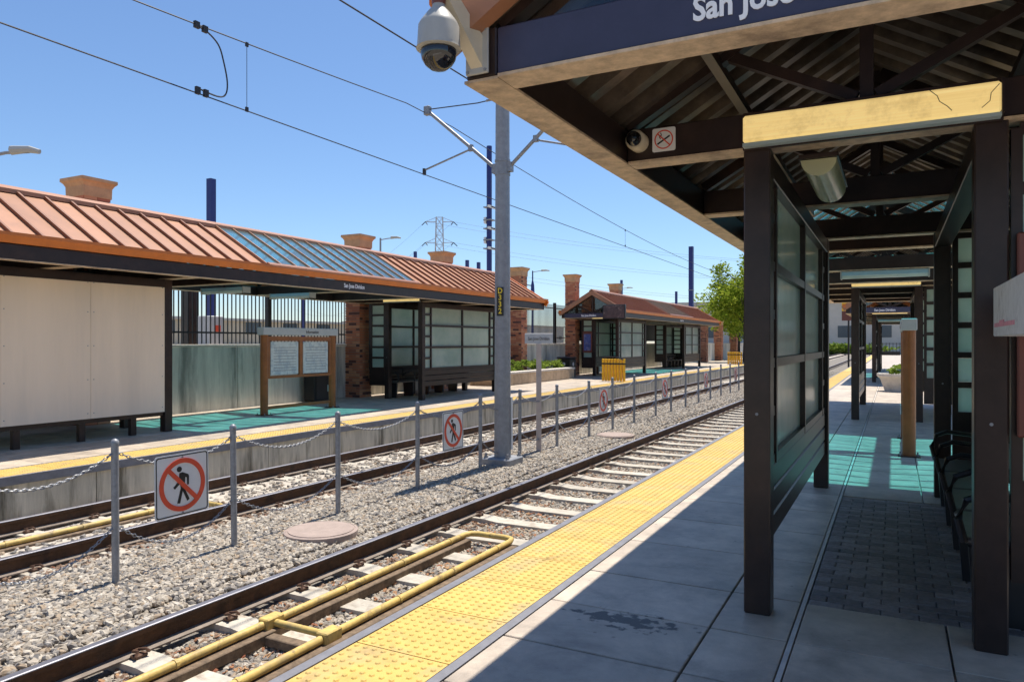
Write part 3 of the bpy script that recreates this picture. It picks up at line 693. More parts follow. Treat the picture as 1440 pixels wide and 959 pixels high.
# lamps hanging in the shelters
def box_lamp(cx, y, label):
    t = thing('lamp_box', label, 'lamp', (cx, y, BB), group='cream lamp boxes on the shelter portals')
    put('housing', lambda: B().box(-.655, .63, -.118, -.090, -.02, .2, .004), 'dark', t, key='lhous')
    put('lens', lambda: B().box(-.645, .615, -.175, -.120, .012, .168, .012), 'lens', t, key='llens')
    put('crack', lambda: B().tube([(.30, -.1765, .165), (.335, -.1765, .13), (.345, -.1765, .10), (.38, -.1765, .07), (.40, -.1765, .045)], .002, 5).tube([(.605, -.1765, .15), (.57, -.1765, .11), (.565, -.1765, .07), (.53, -.1765, .04)], .002, 5), 'bench', t, key='lcrack')
    put('end_cap', lambda: B().box(.616, .628, -.178, -.119, .006, .175), 'dark', t, key='lend')
    put('underside_tray', lambda: B().box(-.645, .615, -.178, -.119, -.012, .008), 'lampblue', t, key='ltray')
box_lamp(CXN, 4.555, 'large cream lamp box between the two nearest dark posts')
box_lamp(CXN, 16.86, 'smaller cream lamp box further along the near shelter, above the brown post')
box_lamp(CXF, 16.86, 'cream lamp box over the glass screen of the boarded far shelter')
box_lamp(CXN, 33.12, 'distant cream lamp box at the front of the second near shelter')
box_lamp(CXF, 33.12, 'cream lamp box under the gable of the far shelter beside the tree')
t = thing('half_round_lamp', 'olive half-round lamp under the near shelter roof beside the glass screen', 'lamp', (-.40, 4.72, 2.70))
hp = [(.10 * math.cos(a), -.10 * math.sin(a) + .0) for a in [math.pi * k / 10 for k in range(11)]]
put('lens', B().prism(hp, 0, .95), 'olive', t, smooth=True); put('tray', B().box(-.11, .11, -.02, .97, .003, .03), 'dark', t)
for k, (cx, y, lb) in enumerate(((CXN, 12.8, 'pale blue strip lamp across the near shelter below the skylight'), (CXF, 10.6, 'teal lit strip lamp above the blank wall left of the information board'), (CXF, 12.5, 'teal lit strip lamp behind the station lettering of the far shelter'),
                                 (CXN, 40.0, 'distant strip lamp across the second near shelter'))):
    t = thing('strip_lamp', lb, 'lamp', (cx, y, BB), group='strip lamps under the skylights')
    put('housing', lambda: B().prism([(-.07, -.02), (.07, -.02), (.10, -.09), (.06, -.13), (-.06, -.13), (-.10, -.09)], -.6, .6, 'x'), 'lampblue', t, key='strip')
    put('end_cap', lambda: B().box(.601, .62, -.1, .1, -.14, -.015), 'camgrey', t, key='stripe'); put('end_cap', lambda: B().box(-.62, -.601, -.1, .1, -.14, -.015), 'camgrey', t, key='stripe2')
    put('hanger', lambda: B().box(-.03, .03, -.03, .03, -.02, .03), 'dark', t, key='striph')

# ------------------------------------------------------------------ security cameras and no smoking sign
t = thing('security_camera', 'large hanging dome security camera on an arm at the shelter corner', 'camera', (-1.645, 2.742, 2.862))
t.scale = (.88,) * 3
put('mounting_plate', B().box(-.012, .115, -.022, -.006, -.115, .115, .004), 'camgrey', t)
for x, z in ((.0, -.1), (.1, -.1), (.0, .1), (.1, .1)): put('bolt', lambda: B().tube([(0, -.028, 0), (0, -.021, 0)], .008, 8), 'steel', t, (x, 0, z), key='cbolt')
put('arm', B().hull8([(.02, -.022, -.085), (.085, -.022, -.085), (.085, -.022, .07), (.02, -.022, .07), (-.03, -.27, .19), (.03, -.27, .19), (.03, -.27, .27), (-.03, -.27, .27)]), 'camtan', t)
h = put('housing', B().lathe([(.028, .20), (.03, .12), (.055, .09), (.085, .05), (.095, .03), (.1, -.06), (.105, -.075), (.09, -.08)], (0, -.28, 0), 24), 'camgrey', t, smooth=True)
put('collar', B().lathe([(.031, .13), (.033, .15), (.033, .165), (.029, .17)], (0, -.28, 0), 20), 'maroon', h)
put('dome', B().lathe([(.082, -.078), (.084, -.10), (.078, -.125), (.062, -.15), (.035, -.17), (.008, -.176)], (0, -.28, 0), 24), 'dome', t, smooth=True)
t = thing('dome_camera', 'small cream dome camera on the dark beam left of the no smoking sign', 'camera', (-1.43, 4.468, 2.865))
put('housing', B().lathe([(.055, 0), (.062, .01), (.062, -.09), (.055, -.10)], (0, 0, 0), 20, 'y'), 'camtan', t, smooth=True)
put('dome', B().lathe([(.046, -.101), (.044, -.125), (.03, -.15), (.006, -.158)], (0, 0, 0), 20, 'y'), 'dome', t, smooth=True)
def ring(r0, r1, n=40): return [(math.cos(2 * math.pi * k / n), math.sin(2 * math.pi * k / n)) for k in range(n)], r0, r1
def annulus(r0, r1, d0, d1, n=40):
    b = B()
    for k in range(n):
        a, c = 2 * math.pi * k / n, 2 * math.pi * (k + 1) / n
        P = lambda r, t_, d: (r * math.cos(t_), d, r * math.sin(t_))
        b.hull8([P(r0, a, d0), P(r1, a, d0), P(r1, c, d0), P(r0, c, d0), P(r0, a, d1), P(r1, a, d1), P(r1, c, d1), P(r0, c, d1)])
    return b
def rrect(hw, hh, r, n=5):
    out = []
    for cx, cy, a0 in ((hw - r, hh - r, 0), (-hw + r, hh - r, 90), (-hw + r, -hh + r, 180), (hw - r, -hh + r, 270)):
        for k in range(n + 1): a = R(a0 + 90 * k / n); out.append((cx + r * math.cos(a), cy + r * math.sin(a)))
    return out
t = thing('no_smoking_sign', 'square no smoking sign with red ring on the dark beam', 'sign', (-1.27, 4.468, 2.865))
put('plate', B().prism(rrect(.073, .073, .012), -.006, 0), 'signwhite', t)
put('red_ring', annulus(.052, .059, -.009, -.0065), 'red', t); put('slash', B().bar((-.037, -.0085, .037), (.037, -.0085, -.037), .002, .008, (1, 0, 1)), 'red', t)
put('cigarette', B().bar((-.04, -.0075, -.026), (.038, -.0075, .02), .002, .010, (0, 0, 1)), 'black', t)
put('smoke', B().tube([(-.02, -.0075, .005), (-.028, -.0075, .018), (-.014, -.0075, .028), (-.02, -.0075, .043)], .003, 5), 'black', t)

# ------------------------------------------------------------------ benches
def bench(x, y0, y1, s, label):
    t = thing('bench', label, 'bench', (x, y0, 0), group='shelter benches'); Ln = y1 - y0
    n_ = 4
    for k in range(n_):
        a = Ln * k / n_ + .02; b_ = Ln * (k + 1) / n_ - .02
        put('seat', B().box(min(0, s * .42), max(0, s * .42), a, b_, .43, .47, .015), 'benchseat', t)
        put('back_rail', B().box(min(s * .42, s * .46), max(s * .42, s * .46), a, b_, .62, .80, .01), 'bench', t)
    for k in range(n_ + 1):
        yy = Ln * k / n_
        put('armrest', B().tube([(s * .0, yy, .45), (s * -.03, yy, .58), (s * .01, yy, .69), (s * .10, yy, .73), (s * .30, yy, .71), (s * .43, yy, .60)], .022, 8), 'bench', t, smooth=True)
        put('leg', B().hull8([(s * .05, yy - .03, 0), (s * .36, yy - .03, 0), (s * .36, yy + .03, 0), (s * .05, yy + .03, 0), (s * .02, yy - .03, .43), (s * .40, yy - .03, .43), (s * .40, yy + .03, .43), (s * .02, yy + .03, .43)]), 'bench', t)
bench(.36, 4.95, 8.3, 1, 'black metal bench with looped armrests in the near shelter')
bench(-12.75, 17.2, 20.5, -1, 'bench behind the front posts of the boarded far shelter')
bench(-12.75, 45.8, 49.2, -1, 'bench in the open bay of the far shelter beside the tree')

# ------------------------------------------------------------------ information boards
def kiosk(x, y, s, label):
    t = thing('information_board', label, 'information board', (x, y, 0), group='brown framed information boards')
    for yy in (0, 2.2):
        p = put('post', lambda: B().tube([(0, 0, .012), (0, 0, 1.77)], .085, 20), 'kiosk', t, (0, yy, 0), smooth=True, key='kpost')
        bp = put('base_plate', lambda: B().box(-.14, .14, -.12, .12, 0, .014), 'dark', p, key='kbase')
        for a in (-1, 1):
            for b_ in (-1, 1): put('anchor_bolt', lambda: B().tube([(0, 0, .014), (0, 0, .05)], .012, 6), 'steel', p, (a * .11, b_ * .09, 0), key='kbolt')
    put('header', B().box(-.10, .10, -.11, 2.31, 1.772, 1.94, .01), 'header', t)
    f = put('frame', B().box(-.035, .035, .08, 2.12, 1.64, 1.74).box(-.035, .035, .08, 2.12, .80, .86).box(-.035, .035, 1.05, 1.15, .86, 1.64).box(-.035, .035, .08, .14, .86, 1.64).box(-.035, .035, 2.06, 2.12, .86, 1.64), 'kiosk', t)
    for yy, tl in ((.6, .03), (1.6, -.02)):
        put('poster', B().box(-.02, .02, yy - .42, yy + .42, .88, 1.62), 'paper', f)
        for k in range(9): put('printed_line', lambda: B().box(-.0225, .0225, -.34, .34, -.006, .006), 'steel', f, (0, yy, .97 + k * .065), key='pline')
    put('low_rail', B().box(-.02, .02, .08, 2.12, .12, .19), 'kiosk', t)
    put('outlet_box', B().box(-.1, -.08, 2.14, 2.26, .4, .56), 'header', t)
    text('lettering', 'Information', .10, 'black', t, (-.103 if s < 0 else .103, 1.4, 1.82), (R(90), 0, R(-90 if s < 0 else 90)), .9)
    return t
kiosk(.19, 11.7, -1, 'brown post information board with white cap standing on teal lit paving')
kiosk(-12.3, 11.7, 1, 'brown framed board headed Information on the far platform')
t = thing('map_sign', 'scuffed white sign header with pink smear at the right edge', 'sign', (.42, 0, 0))
put('header', B().box(0, .30, 2.0, 4.14, 1.63, 1.86, .004), 'graff', t)
put('pink_smear', B().box(-.0025, .0, 3.45, 4.08, 1.672, 1.69).box(-.0035, -.0005, 3.75, 3.9, 1.69, 1.70), 'pink', t)
put('case', B().box(.03, .27, 1.9, 3.24, .02, 1.63, .004), 'maroon', t); put('edge_trim', B().box(.012, .029, 3.19, 3.235, .02, 1.6), 'trim_and_bounce', t)
put('poster', B().box(.018, .028, 2.1, 3.17, .95, 1.56), 'bluepaper', t); put('orange_band', B().box(.010, .0178, 2.1, 3.17, 1.48, 1.56), 'gutter', t)

# ------------------------------------------------------------------ chain fence between the tracks
PX = -6.02; GZ = -.54
PYS = [2.70, 4.03, 5.32, 6.90, 8.60, 10.38, 11.77, 13.46, 15.2, 16.75, 18.4, 20.35, 21.9, 23.7, 25.5, 27.3, 29.2, 31.0, 32.9]
PT = .745
for i, y in enumerate(PYS[1:]):
    t = thing('chain_post', 'grey steel chain post, %s from the left' % ORD[i], 'post', (PX + rnd.uniform(-.01, .01), y, GZ), group='chain posts between the tracks')
    t.rotation_euler = (rnd.uniform(-.01, .01), rnd.uniform(-.008, .008), 0)
    put('shaft', lambda: B().tube([(0, 0, -.08), (0, 0, 1.26)], .031, 14), 'steel', t, smooth=True, key='cpost')
    put('cap', lambda: B().lathe([(.034, 1.255), (.035, 1.275), (.025, 1.295), (.006, 1.305)], n=14), 'steel', t, smooth=True, key='cpcap')
    put('eyelet', lambda: B().lathe([(.012, -.045), (.016, 0), (.012, .045)], (0, 0, 1.17), 8, 'y').lathe([(.012, -.045), (.016, 0), (.012, .045)], (0, 0, .52), 8, 'y'), 'steel', t, key='cpeye')
def chain(y0, y1, z, sag, fine):
    b = B(); n = 40 if fine else 14; pts = []
    P = lambda u: Vector((PX, y0 + (y1 - y0) * u, z - sag * 4 * u * (1 - u)))
    if not fine:
        return b.tube([P(k / n) for k in range(n + 1)], .009, 5)
    ln = sum((P((k + 1) / 200) - P(k / 200)).length for k in range(200)); nl = int(ln / .034)
    for k in range(nl):
        c = P((k + .5) / nl); d = (P((k + 1) / nl) - P(k / nl)).normalized()
        a = Vector((1, 0, 0)) if k % 2 else d.cross(Vector((1, 0, 0))).normalized()
        ringp = []
        for q in range(8):
            an = 2 * math.pi * q / 8; ringp.append(c + d * math.cos(an) * .025 + a * math.sin(an) * .0125)
        nrm = d.cross(a)
        vs = []
        for q in range(8):
            o_ = (ringp[q] - c).normalized()
            vs.append([b.bm.verts.new(ringp[q] + (o_ * math.cos(m_ * math.pi / 2) + nrm * math.sin(m_ * math.pi / 2)) * .0048) for m_ in range(4)])
        for q in range(8):
            for m_ in range(4): b.bm.faces.new((vs[q][m_], vs[(q + 1) % 8][m_], vs[(q + 1) % 8][(m_ + 1) % 4], vs[q][(m_ + 1) % 4]))
    return b
SIGNY = {1: 4.67, 4: 9.46, 9: 15.98, 12: 21.1, 15: 26.4, 18: 31.95}
for i in range(len(PYS) - 1):
    y0, y1 = PYS[i] + .04, PYS[i + 1] - .04
    where = 'left of the first post' if i == 0 else 'between the %s and %s chain posts from the left' % (ORD[i - 1], ORD[i])
    for z, nm, sg in ((GZ + 1.17, 'upper', .17), (GZ + .52, 'lower', .24)):
        o = put('chain', chain(y0, y1, z, sg * rnd.uniform(.85, 1.15), i < 7), 'steel')
        tag(o, 'sagging %s grey chain %s' % (nm, where), 'chain', 'chains between the posts')
def ped_sign(y, label):
    t = thing('no_pedestrians_sign', label, 'sign', (PX + .045, y, GZ + .80), R(90), 'no pedestrians signs on the chains')
    t.rotation_euler = (R(rnd.uniform(-3, 3)), R(rnd.uniform(-1.5, 1.5)), R(90))
    put('plate', lambda: B().prism(rrect(.295, .295, .035), -.004, 0), 'signwhite', t, key='psp')
    def border():
        b = B(); A = rrect(.282, .282, .028); D = rrect(.272, .272, .022); n = len(A)
        for k in range(n):
            m_ = (k + 1) % n; b.hull8([(A[k][0], -.006, A[k][1]), (D[k][0], -.006, D[k][1]), (D[m_][0], -.006, D[m_][1]), (A[m_][0], -.006, A[m_][1]), (A[k][0], -.0045, A[k][1]), (D[k][0], -.0045, D[k][1]), (D[m_][0], -.0045, D[m_][1]), (A[m_][0], -.0045, A[m_][1])])
        return b
    put('border', border, 'black', t, key='psb')
    def man():
        b = B(); f = lambda poly: b.prism(poly, -.0075, -.0045)
        f([(-.035 + .027 * math.cos(k * .524), .148 + .027 * math.sin(k * .524)) for k in range(12)])
        f([(-.035, .112), (.0, .116), (.062, .088), (.07, .070), (.068, -.01), (.05, -.01), (.046, .058), (.03, .066), (.02, -.02), (.03, -.06), (.074, -.15), (.05, -.165), (.0, -.06), (-.03, -.175), (-.06, -.170), (-.02, -.03), (-.03, .01), (-.085, -.035), (-.10, -.015), (-.04, .04)])
        return b
    put('walking_figure', man, 'black', t, key='psm')
    put('red_ring', lambda: annulus(.205, .25, -.0105, -.0045, 48), 'red', t, key='psr')
    put('slash', lambda: B().bar((-.155, -.0095, .155), (.155, -.0095, -.155), .004, .042, (1, 0, 1)), 'red', t, key='pss')
    put('bolt', lambda: B().tube([(0, -.012, .262), (0, -.004, .262)], .008, 8).tube([(0, -.012, -.262), (0, -.004, -.262)], .008, 8), 'steel', t, key='psbolt')
for (i, y), lb in zip(SIGNY.items(), ('largest no pedestrians sign, nearest, hanging between the first two posts', 'no pedestrians sign hanging just left of the grey catenary pole', 'no pedestrians sign hanging below the yellow slatted gate', 'no pedestrians sign, fourth from the left along the chains', 'small no pedestrians sign, fifth from the left along the chains', 'smallest no pedestrians sign, farthest along the chains')):
    ped_sign(y, lb)
for (x, y, r, lb) in ((-5.6, 6.15, .40, 'round pink concrete cover in the gravel beside the third chain post'), (-5.55, 15.6, .42, 'round pink concrete cover in the gravel near the eighth chain post')):
    t = thing('manhole_cover', lb, 'manhole cover', (x, y, GZ + .03), group='round covers in the gravel')
    put('rim', B().lathe([(r, -.05), (r, .045), (r - .03, .055), (r - .035, .05)], n=36), 'manhole', t); put('lid', B().lathe([(r - .045, .0), (r - .045, .058), (.01, .060)], n=36), 'manhole', t)

# ------------------------------------------------------------------ catenary pole, name sign and wires
PoY = 11.1
t = thing('catenary_pole', 'tall grey round catenary pole on a concrete plinth between the tracks', 'pole', (-6.0, PoY, GZ))
put('footing', B().box(-.36, .36, -.36, .36, -.1, .03, .02), 'conc', t); put('plinth', B().box(-.27, .27, -.27, .27, .031, .17, .02), 'polegrey', t)
for a in (-1, 1):
    for b_ in (-1, 1): put('anchor_nut', lambda: B().tube([(0, 0, .17), (0, 0, .25)], .022, 6).tube([(0, 0, .17), (0, 0, .2)], .036, 6), 'steel', t, (a * .21, b_ * .21, 0), key='anut')
put('shaft', B().tube([(0, 0, .165), (0, 0, 7.6)], .145, 24, True, .115), 'polegrey', t, smooth=True)
for z in (5.05, 5.28, 6.38): put('clamp_band', lambda: B().lathe([(.128, -.02), (.136, -.02), (.136, .02), (.128, .02)], n=24), 'steel', t, (0, 0, z), key='band')
put('cable_conduit', B().tube([(.155, .05, .3), (.15, .05, 1.2)], .02, 6), 'white', t)
tg = put('number_plate', B().box(-.06, .06, -.150, -.1405, 2.60, 3.09), 'black', t)
tg.rotation_euler = (0, 0, R(12))
for k, ch in enumerate('D332'): text('lettering', ch, .13, 'yellowtext', tg, (0, -.152, 2.985 - k * .115), (R(90), 0, 0), .9, .003)
for s in (-1, 1):
    a = put('bracket_arm', B().tube([(s * .13, 0, 5.16), (s * 1.55, 0, 6.37)], .032, 10), 'steel', t, smooth=True)
    put('steady_arm', B().tube([(s * .62, 0, 5.57), (s * 1.63, 0, 5.30)], .017, 8), 'steel', a); put('tie_wire', B().tube([(s * .12, 0, 6.38), (s * .5, 0, 6.36), (s * 1.52, 0, 6.40)], .010, 6), 'wire', a)
    put('insulator', B().tube([(s * .12, 0, 6.38), (s * .32, 0, 6.372)], .022, 8), 'steel', a); put('arm_clamp', B().box(s * 1.50, s * 1.62, -.05, .05, 6.30, 6.46, .01) if s > 0 else B().box(-1.62, -1.50, -.05, .05, 6.30, 6.46, .01), 'steel', a)
    put('arm_hinge', B().box(-.04 + s * .15, .04 + s * .15, -.05, .05, 5.08, 5.24), 'steel', a); put('arm_joint', B().box(-.04 + s * .64, .04 + s * .64, -.03, .03, 5.53, 5.64), 'steel', a)
    put('wire_clip', B().box(-.02 + s * 1.63, .02 + s * 1.63, -.03, .03, 5.215, 5.33), 'wire', a)
def zm(y): # messenger height
    d = abs(y - PoY); return 5.86 - .0029 * d * (44 - d) * .62 if d < 44 else 5.86
for s, nm in ((-1, 'far'), (1, 'near')):
    xw = -6.0 + s * 1.6
    ys = [-30 + 1.5 * k for k in range(60)]
    tag(put('messenger_wire', B().tube([(xw, y, zm(y)) for y in ys], .008, 6), 'wire'), 'upper overhead wire above the %s track' % nm, 'wire', 'overhead wires')
    tag(put('contact_wire', B().tube([(xw, y, 4.67) for y in (-30, 11.1, 60)], .008, 6), 'wire'), 'lower overhead wire above the %s track' % nm, 'wire', 'overhead wires')
xw = -7.6
for y, lb in ((6.93, 'thin vertical dropper wire between overhead wires at upper left'), (22.3, 'thin vertical dropper wire above the second far shelter')):
    tag(put('dropper_wire', B().tube([(xw, y, 4.67), (xw, y, zm(y))], .004, 5).box(xw - .012, xw + .012, y - .02, y + .02, 4.66, 4.72).box(xw - .012, xw + .012, y - .02, y + .02, zm(y) - .04, zm(y) + .015), 'wire'), lb, 'wire', 'dropper wires')
yj = 6.25
zt = zm(yj) - .02
def smooth_path(P, n=6):
    P = [Vector(p) for p in P]; out = []
    for i in range(len(P) - 1):
        p0, p1, p2, p3 = P[max(i - 1, 0)], P[i], P[i + 1], P[min(i + 2, len(P) - 1)]
        for k in range(n):
            u = k / n; out.append(.5 * ((2 * p1) + (p2 - p0) * u + (2 * p0 - 5 * p1 + 4 * p2 - p3) * u * u + (3 * p1 - p0 - 3 * p2 + p3) * u ** 3))
    return out + [P[-1]]
tag(put('jumper_cable', B().tube(smooth_path([(xw, yj - .12, zt + .0), (xw, yj + .05, zt - .02), (xw, yj + .22, zt - .12), (xw, yj + .30, zt - .3), (xw, yj + .36, zt - .55), (xw, yj + .33, zt - .72), (xw, yj + .2, 4.72), (xw, yj - .1, 4.735)]), .010, 6).box(xw - .02, xw + .02, yj - .14, yj - .07, zt - .03, zt + .05).box(xw - .02, xw + .02, yj - .02, yj + .05, zt - .04, zt + .04).box(xw - .02, xw + .02, yj - .12, yj - .06, 4.66, 4.75).box(xw - .02, xw + .02, yj + .0, yj + .06, 4.66, 4.75), 'wire'), 'black looping jumper cable joining the overhead wires at upper left', 'cable')
t = thing('name_sign', 'tan post with small white station name board right of the catenary pole', 'sign', (-6.05, 12.66, GZ))
put('post', B().box(-.05, .05, -.05, .05, -.05, 2.12, .006), 'tan', t); put('board', B().box(-.27, .27, -.02, .02, 2.122, 2.32, .006), 'header', t)
text('lettering', 'San Jose Diridon', .085, 'dark', t, (0, -.0235, 2.19), (R(90), 0, 0), .72)
t.rotation_euler = (0, 0, R(25))

# ------------------------------------------------------------------ far platform furniture
def slat_gate(x, y, label):
    t = thing('slatted_gate', label, 'gate', (x, y, 0), R(80), 'yellow slatted gates')
    for k in range(8): put('slat', lambda: B().box(-.05, .05, -.042, .042, .02, .93, .01), 'safety', t, (0, -.49 + k * .14, 0), key='gslat')
    put('top_bar', lambda: B().box(-.06, .06, -.56, .56, .70, .76), 'bench', t, key='gtop'); put('handle', lambda: B().tube([(-.1, -.5, .9), (-.1, -.2, 1.02), (-.1, .4, 1.02)], .025, 6), 'bench', t, key='ghan')
slat_gate(-10.25, 28.6, 'yellow slatted gate panel in front of the gabled far shelter'); slat_gate(-10.25, 54.5, 'yellow slatted gate panel beside the tree, far right of the far platform')
t = thing('trash_can', 'square black trash can against the wall right of the planter', 'trash can', (-13.35, 30.9, 0))
put('bin', B().box(-.33, .33, -.33, .33, .03, .86, .03), 'fence', t); put('lid', B().box(-.36, .36, -.36, .36, .862, .95, .03), 'bench', t); put('round_label', B().tube([(0, -.332, .62), (0, -.338, .62)], .09, 16), 'header', t)
put('side_label', B().tube([(.332, 0, .62), (.338, 0, .62)], .09, 16), 'header', t)
t = thing('blank_cabinet', 'black cabinet behind the Information board on the far platform', 'cabinet', (-13.95, 15.2, 0)); put('body', B().box(-.2, .2, -.35, .35, .03, .95, .02), 'fence', t); put('door', B().box(.203, .215, -.3, .3, .08, .9), 'bench', t)
t = thing('stone_planter', 'low tan stone planter along the wall with green shrubs', 'planter', (-13.3, 23.6, 0))
for k in range(9): put('stone_block', lambda: B().box(-.15, .15, .005, .735, 0, .42, .012), 'stone', t, (.45, k * .74, 0), key='pblk')
put('coping', B().box(.25, .64, -.02, 6.68, .422, .50, .01), 'edge', t); put('soil', B().box(-.75, .25, 0, 6.6, .02, .38), 'wood', t)
put('end_wall', B().box(-.75, .296, -.15, -.005, 0, .42), 'stone', t)
def leaves(c, rad, n, size, seed, clumps=24, q0=.25, q1=.5):
    rr = random.Random(seed); b = B(); cs = []
    for _ in range(clumps):
        while True:
            p = Vector((rr.uniform(-1, 1), rr.uniform(-1, 1), rr.uniform(-1, 1)))
            if p.length < 1: break
        cs.append((Vector(c) + Vector((p.x * rad[0], p.y * rad[1], p.z * rad[2])), rr.uniform(q0, q1)))
    for _ in range(n):
        cc, q = rr.choice(cs); d = Vector((rr.gauss(0, 1), rr.gauss(0, 1), rr.gauss(0, 1))).normalized() * (rr.random() ** .45)
        p = cc + Vector((d.x * rad[0] * q, d.y * rad[1] * q, d.z * rad[2] * q))
        u = Vector((rr.gauss(0, 1), rr.gauss(0, 1), rr.gauss(0, .6))).normalized(); v = u.cross(Vector((rr.gauss(0, 1), rr.gauss(0, 1), rr.gauss(0, 1)))).normalized(); s_ = size * rr.uniform(.6, 1.3)
        b.quad(p - u * s_, p + v * s_ * .45, p + u * s_, p - v * s_ * .45)
    return b
for k, (y, w_, lb) in enumerate(((24.6, .95, 'leftmost green shrub in the stone planter, beside the catenary pole'), (26.4, .8, 'second green shrub from the left in the stone planter'), (28.0, .7, 'third green shrub in the planter, left of the name sign post'), (29.6, .75, 'rightmost green shrub in the stone planter, beside the trash can'))):
    t = thing('shrub', lb, 'shrub', (-13.45, y, .38), group='shrubs in the stone planter')
    put('foliage', leaves((0, 0, .30), (.45, w_, .26), 900, .06, 20 + k, 14), 'leaf2', t); put('stem', B().tube([(0, 0, -.05), (.03, .05, .3)], .02, 6), 'bark', t)
def tree(x, y, z0, h, rad, label, seed, n=9000, size=.16, trunk=.16):
    t = thing('tree', label, 'tree', (x, y, z0), group='trees')
    b = B().tube([(0, 0, -.1), (.05, .02, h * .2), (-.04, .05, h * .45), (.05, 0, h * .8)], trunk, 8, True, trunk * .3); rr = random.Random(seed)
    for k in range(9):
        a = k * 2.4; z = h * (.3 + .05 * k); b.tube([(0, 0, z), (math.cos(a) * rad * .35, math.sin(a) * rad * .35, z + h * .1), (math.cos(a) * rad * .75, math.sin(a) * rad * .75, z + h * .17)], trunk * .4, 6, True, .02)
    put('trunk', b, 'bark', t); put('crown', leaves((0, 0, h * .64), (rad * .9, rad * .9, h * .33), n, size, seed, 40, .22, .52), 'leaf', t)
tree(-10.9, 62, 0, 9.0, 3.5, 'bright green leafy tree right of the second far shelter', 3, 12000, .15)
tree(-13.2, 72, 0, 7.5, 2.8, 'green tree behind the bright tree, its trunk left of it', 4, 7000, .17)
t = thing('display_monitor', 'hanging display screen at the corner of the gabled far shelter', 'monitor', (-11.05, 31.0, 2.66))
put('case', B().box(-.53, .53, -.14, .0, 0, .64, .02), 'bench', t); put('picture', B().box(-.48, .48, -.147, -.141, .05, .59), 'screenpic', t); put('arm', B().box(-.05, .05, 0.0, .34, .2, .3), 'bench', t)
t = thing('bowl_planter', 'round pale concrete bowl planter in the sun beyond the near shelter', 'planter', (.15, 27.2, 0))
put('bowl', B().lathe([(.42, 0), (.45, .1), (.56, .42), (.66, .50), (.66, .58), (.56, .58), (.52, .5)], n=28), 'edge', t, smooth=True); put('plant', leaves((0, 0, .68), (.35, .35, .16), 260, .07, 31, 8), 'leaf2', t)

# ------------------------------------------------------------------ beyond the wall: poles, lamps, tower, buildings
def at(px, X): # world point on the vertical plane x=X under photo column px
    u = (px - 720) / 1025; a = R(27.65); f = X / (u * math.cos(a) - math.sin(a)); return X, f * (u * math.sin(a) + math.cos(a)), f
def zpx(py, f): return 1.6 + (482 - py) * f / 1025
for px, top, wpx, X, lb in ((297, 252, 9, -24, 'short navy post rising behind the copper roof at left'), (427, 344, 3.5, -36, 'thin navy post left of the second roof pier cap'), (584, 354, 3.5, -36, 'thin navy post left of the cap beside the tower'), (657, 366, 4, -34, 'left one of the two small navy posts left of the antenna mast'), (673, 369, 4, -36, 'right one of the two small navy posts left of the antenna mast'), (972, 347, 6, -20, 'tall navy pole beside the tree above the second shelter'), (874, 394, 3, -30, 'navy post above the middle of the second far shelter roof'), (951, 410, 3, -30, 'navy post above the right end of the second far shelter roof')):
    x, y, f = at(px, X); r = wpx * f / 1025 / 2
    t = thing('navy_post', lb, 'post', (x, y, 1.42), group='navy posts beyond the wall'); z = zpx(top, f) - 1.42
    put('shaft', B().box(-r, r, -r, r, 0, z), 'blue', t); put('band', B().box(-r * 1.15, r * 1.15, -r * 1.15, r * 1.15, z * .55, z * .55 + .08), 'steel', t)
x, y, f = at(688, -40); zt = zpx(206, f) - 1.42
t = thing('antenna_mast', 'tall navy antenna mast directly behind the catenary pole', 'mast', (x, y, 1.42)); put('shaft', B().tube([(0, 0, 0), (0, 0, zt)], .30, 16), 'blue', t)
for k, py in enumerate((292, 310, 322, 338, 350)):
    z = zpx(py, f) - 1.42; put('antenna', B().box(-.55, -.28, -.3, .3, z - .35, z + .35) if k % 2 else B().box(.28, .5, -.9, .9, z - .12, z + .12), 'white', t); put('bracket', B().box(-.5, .5, -.5, .5, z - .06, z + .06), 'steel', t)
# lattice transmission tower
x, y, f = at(618, -150); H = zpx(306, f) - 1.42
t = thing('lattice_tower', 'grey lattice power transmission tower on the horizon', 'tower', (x, y, 1.42), R(30))
b = B(); wz = lambda z: 3.4 - 1.6 * min(1, z / (H * .45)) if z < H * .45 else 1.8 - .6 * (z - H * .45) / (H * .55)
zs = [H * k / 14 for k in range(15)]
for z0, z1 in zip(zs, zs[1:]):
    a, c = wz(z0), wz(z1)
    for (sx, sy, ex, ey) in ((-1, -1, 1, -1), (1, -1, 1, 1), (1, 1, -1, 1), (-1, 1, -1, -1)):
        b.bar((sx * a, sy * a, z0), (sx * c, sy * c, z1), .22, .22); b.bar((sx * a, sy * a, z0), (ex * c, ey * c, z1), .13, .13); b.bar((ex * a, ey * a, z0), (sx * c, sy * c, z1), .13, .13); b.bar((sx * c, sy * c, z1), (ex * c, ey * c, z1), .12, .12)
put('lattice', b, 'tower', t); arms = []
for z in (H * .62, H * .80, H * .965):
    for s in (-1, 1):
        put('cross_arm', B().bar((s * 1.2, 0, z), (s * 5.2, 0, z), .2, .2).bar((s * 1.2, 0, z + 1.6), (s * 5.2, 0, z), .15, .15).bar((s * 1.2, .9, z), (s * 5.2, 0, z), .14, .14), 'tower', t)
        put('insulator', B().bar((s * 5.2, 0, z), (s * 6.6, .8, z - 1.2), .24, .24).bar((s * 5.2, 0, z), (s * 4.4, -.8, z - 1.2), .24, .24), 'wire', t); arms.append((s * 5.2, z))
Mx = Matrix.Translation((x, y, 1.42)) @ Matrix.Rotation(R(30), 4, 'Z')
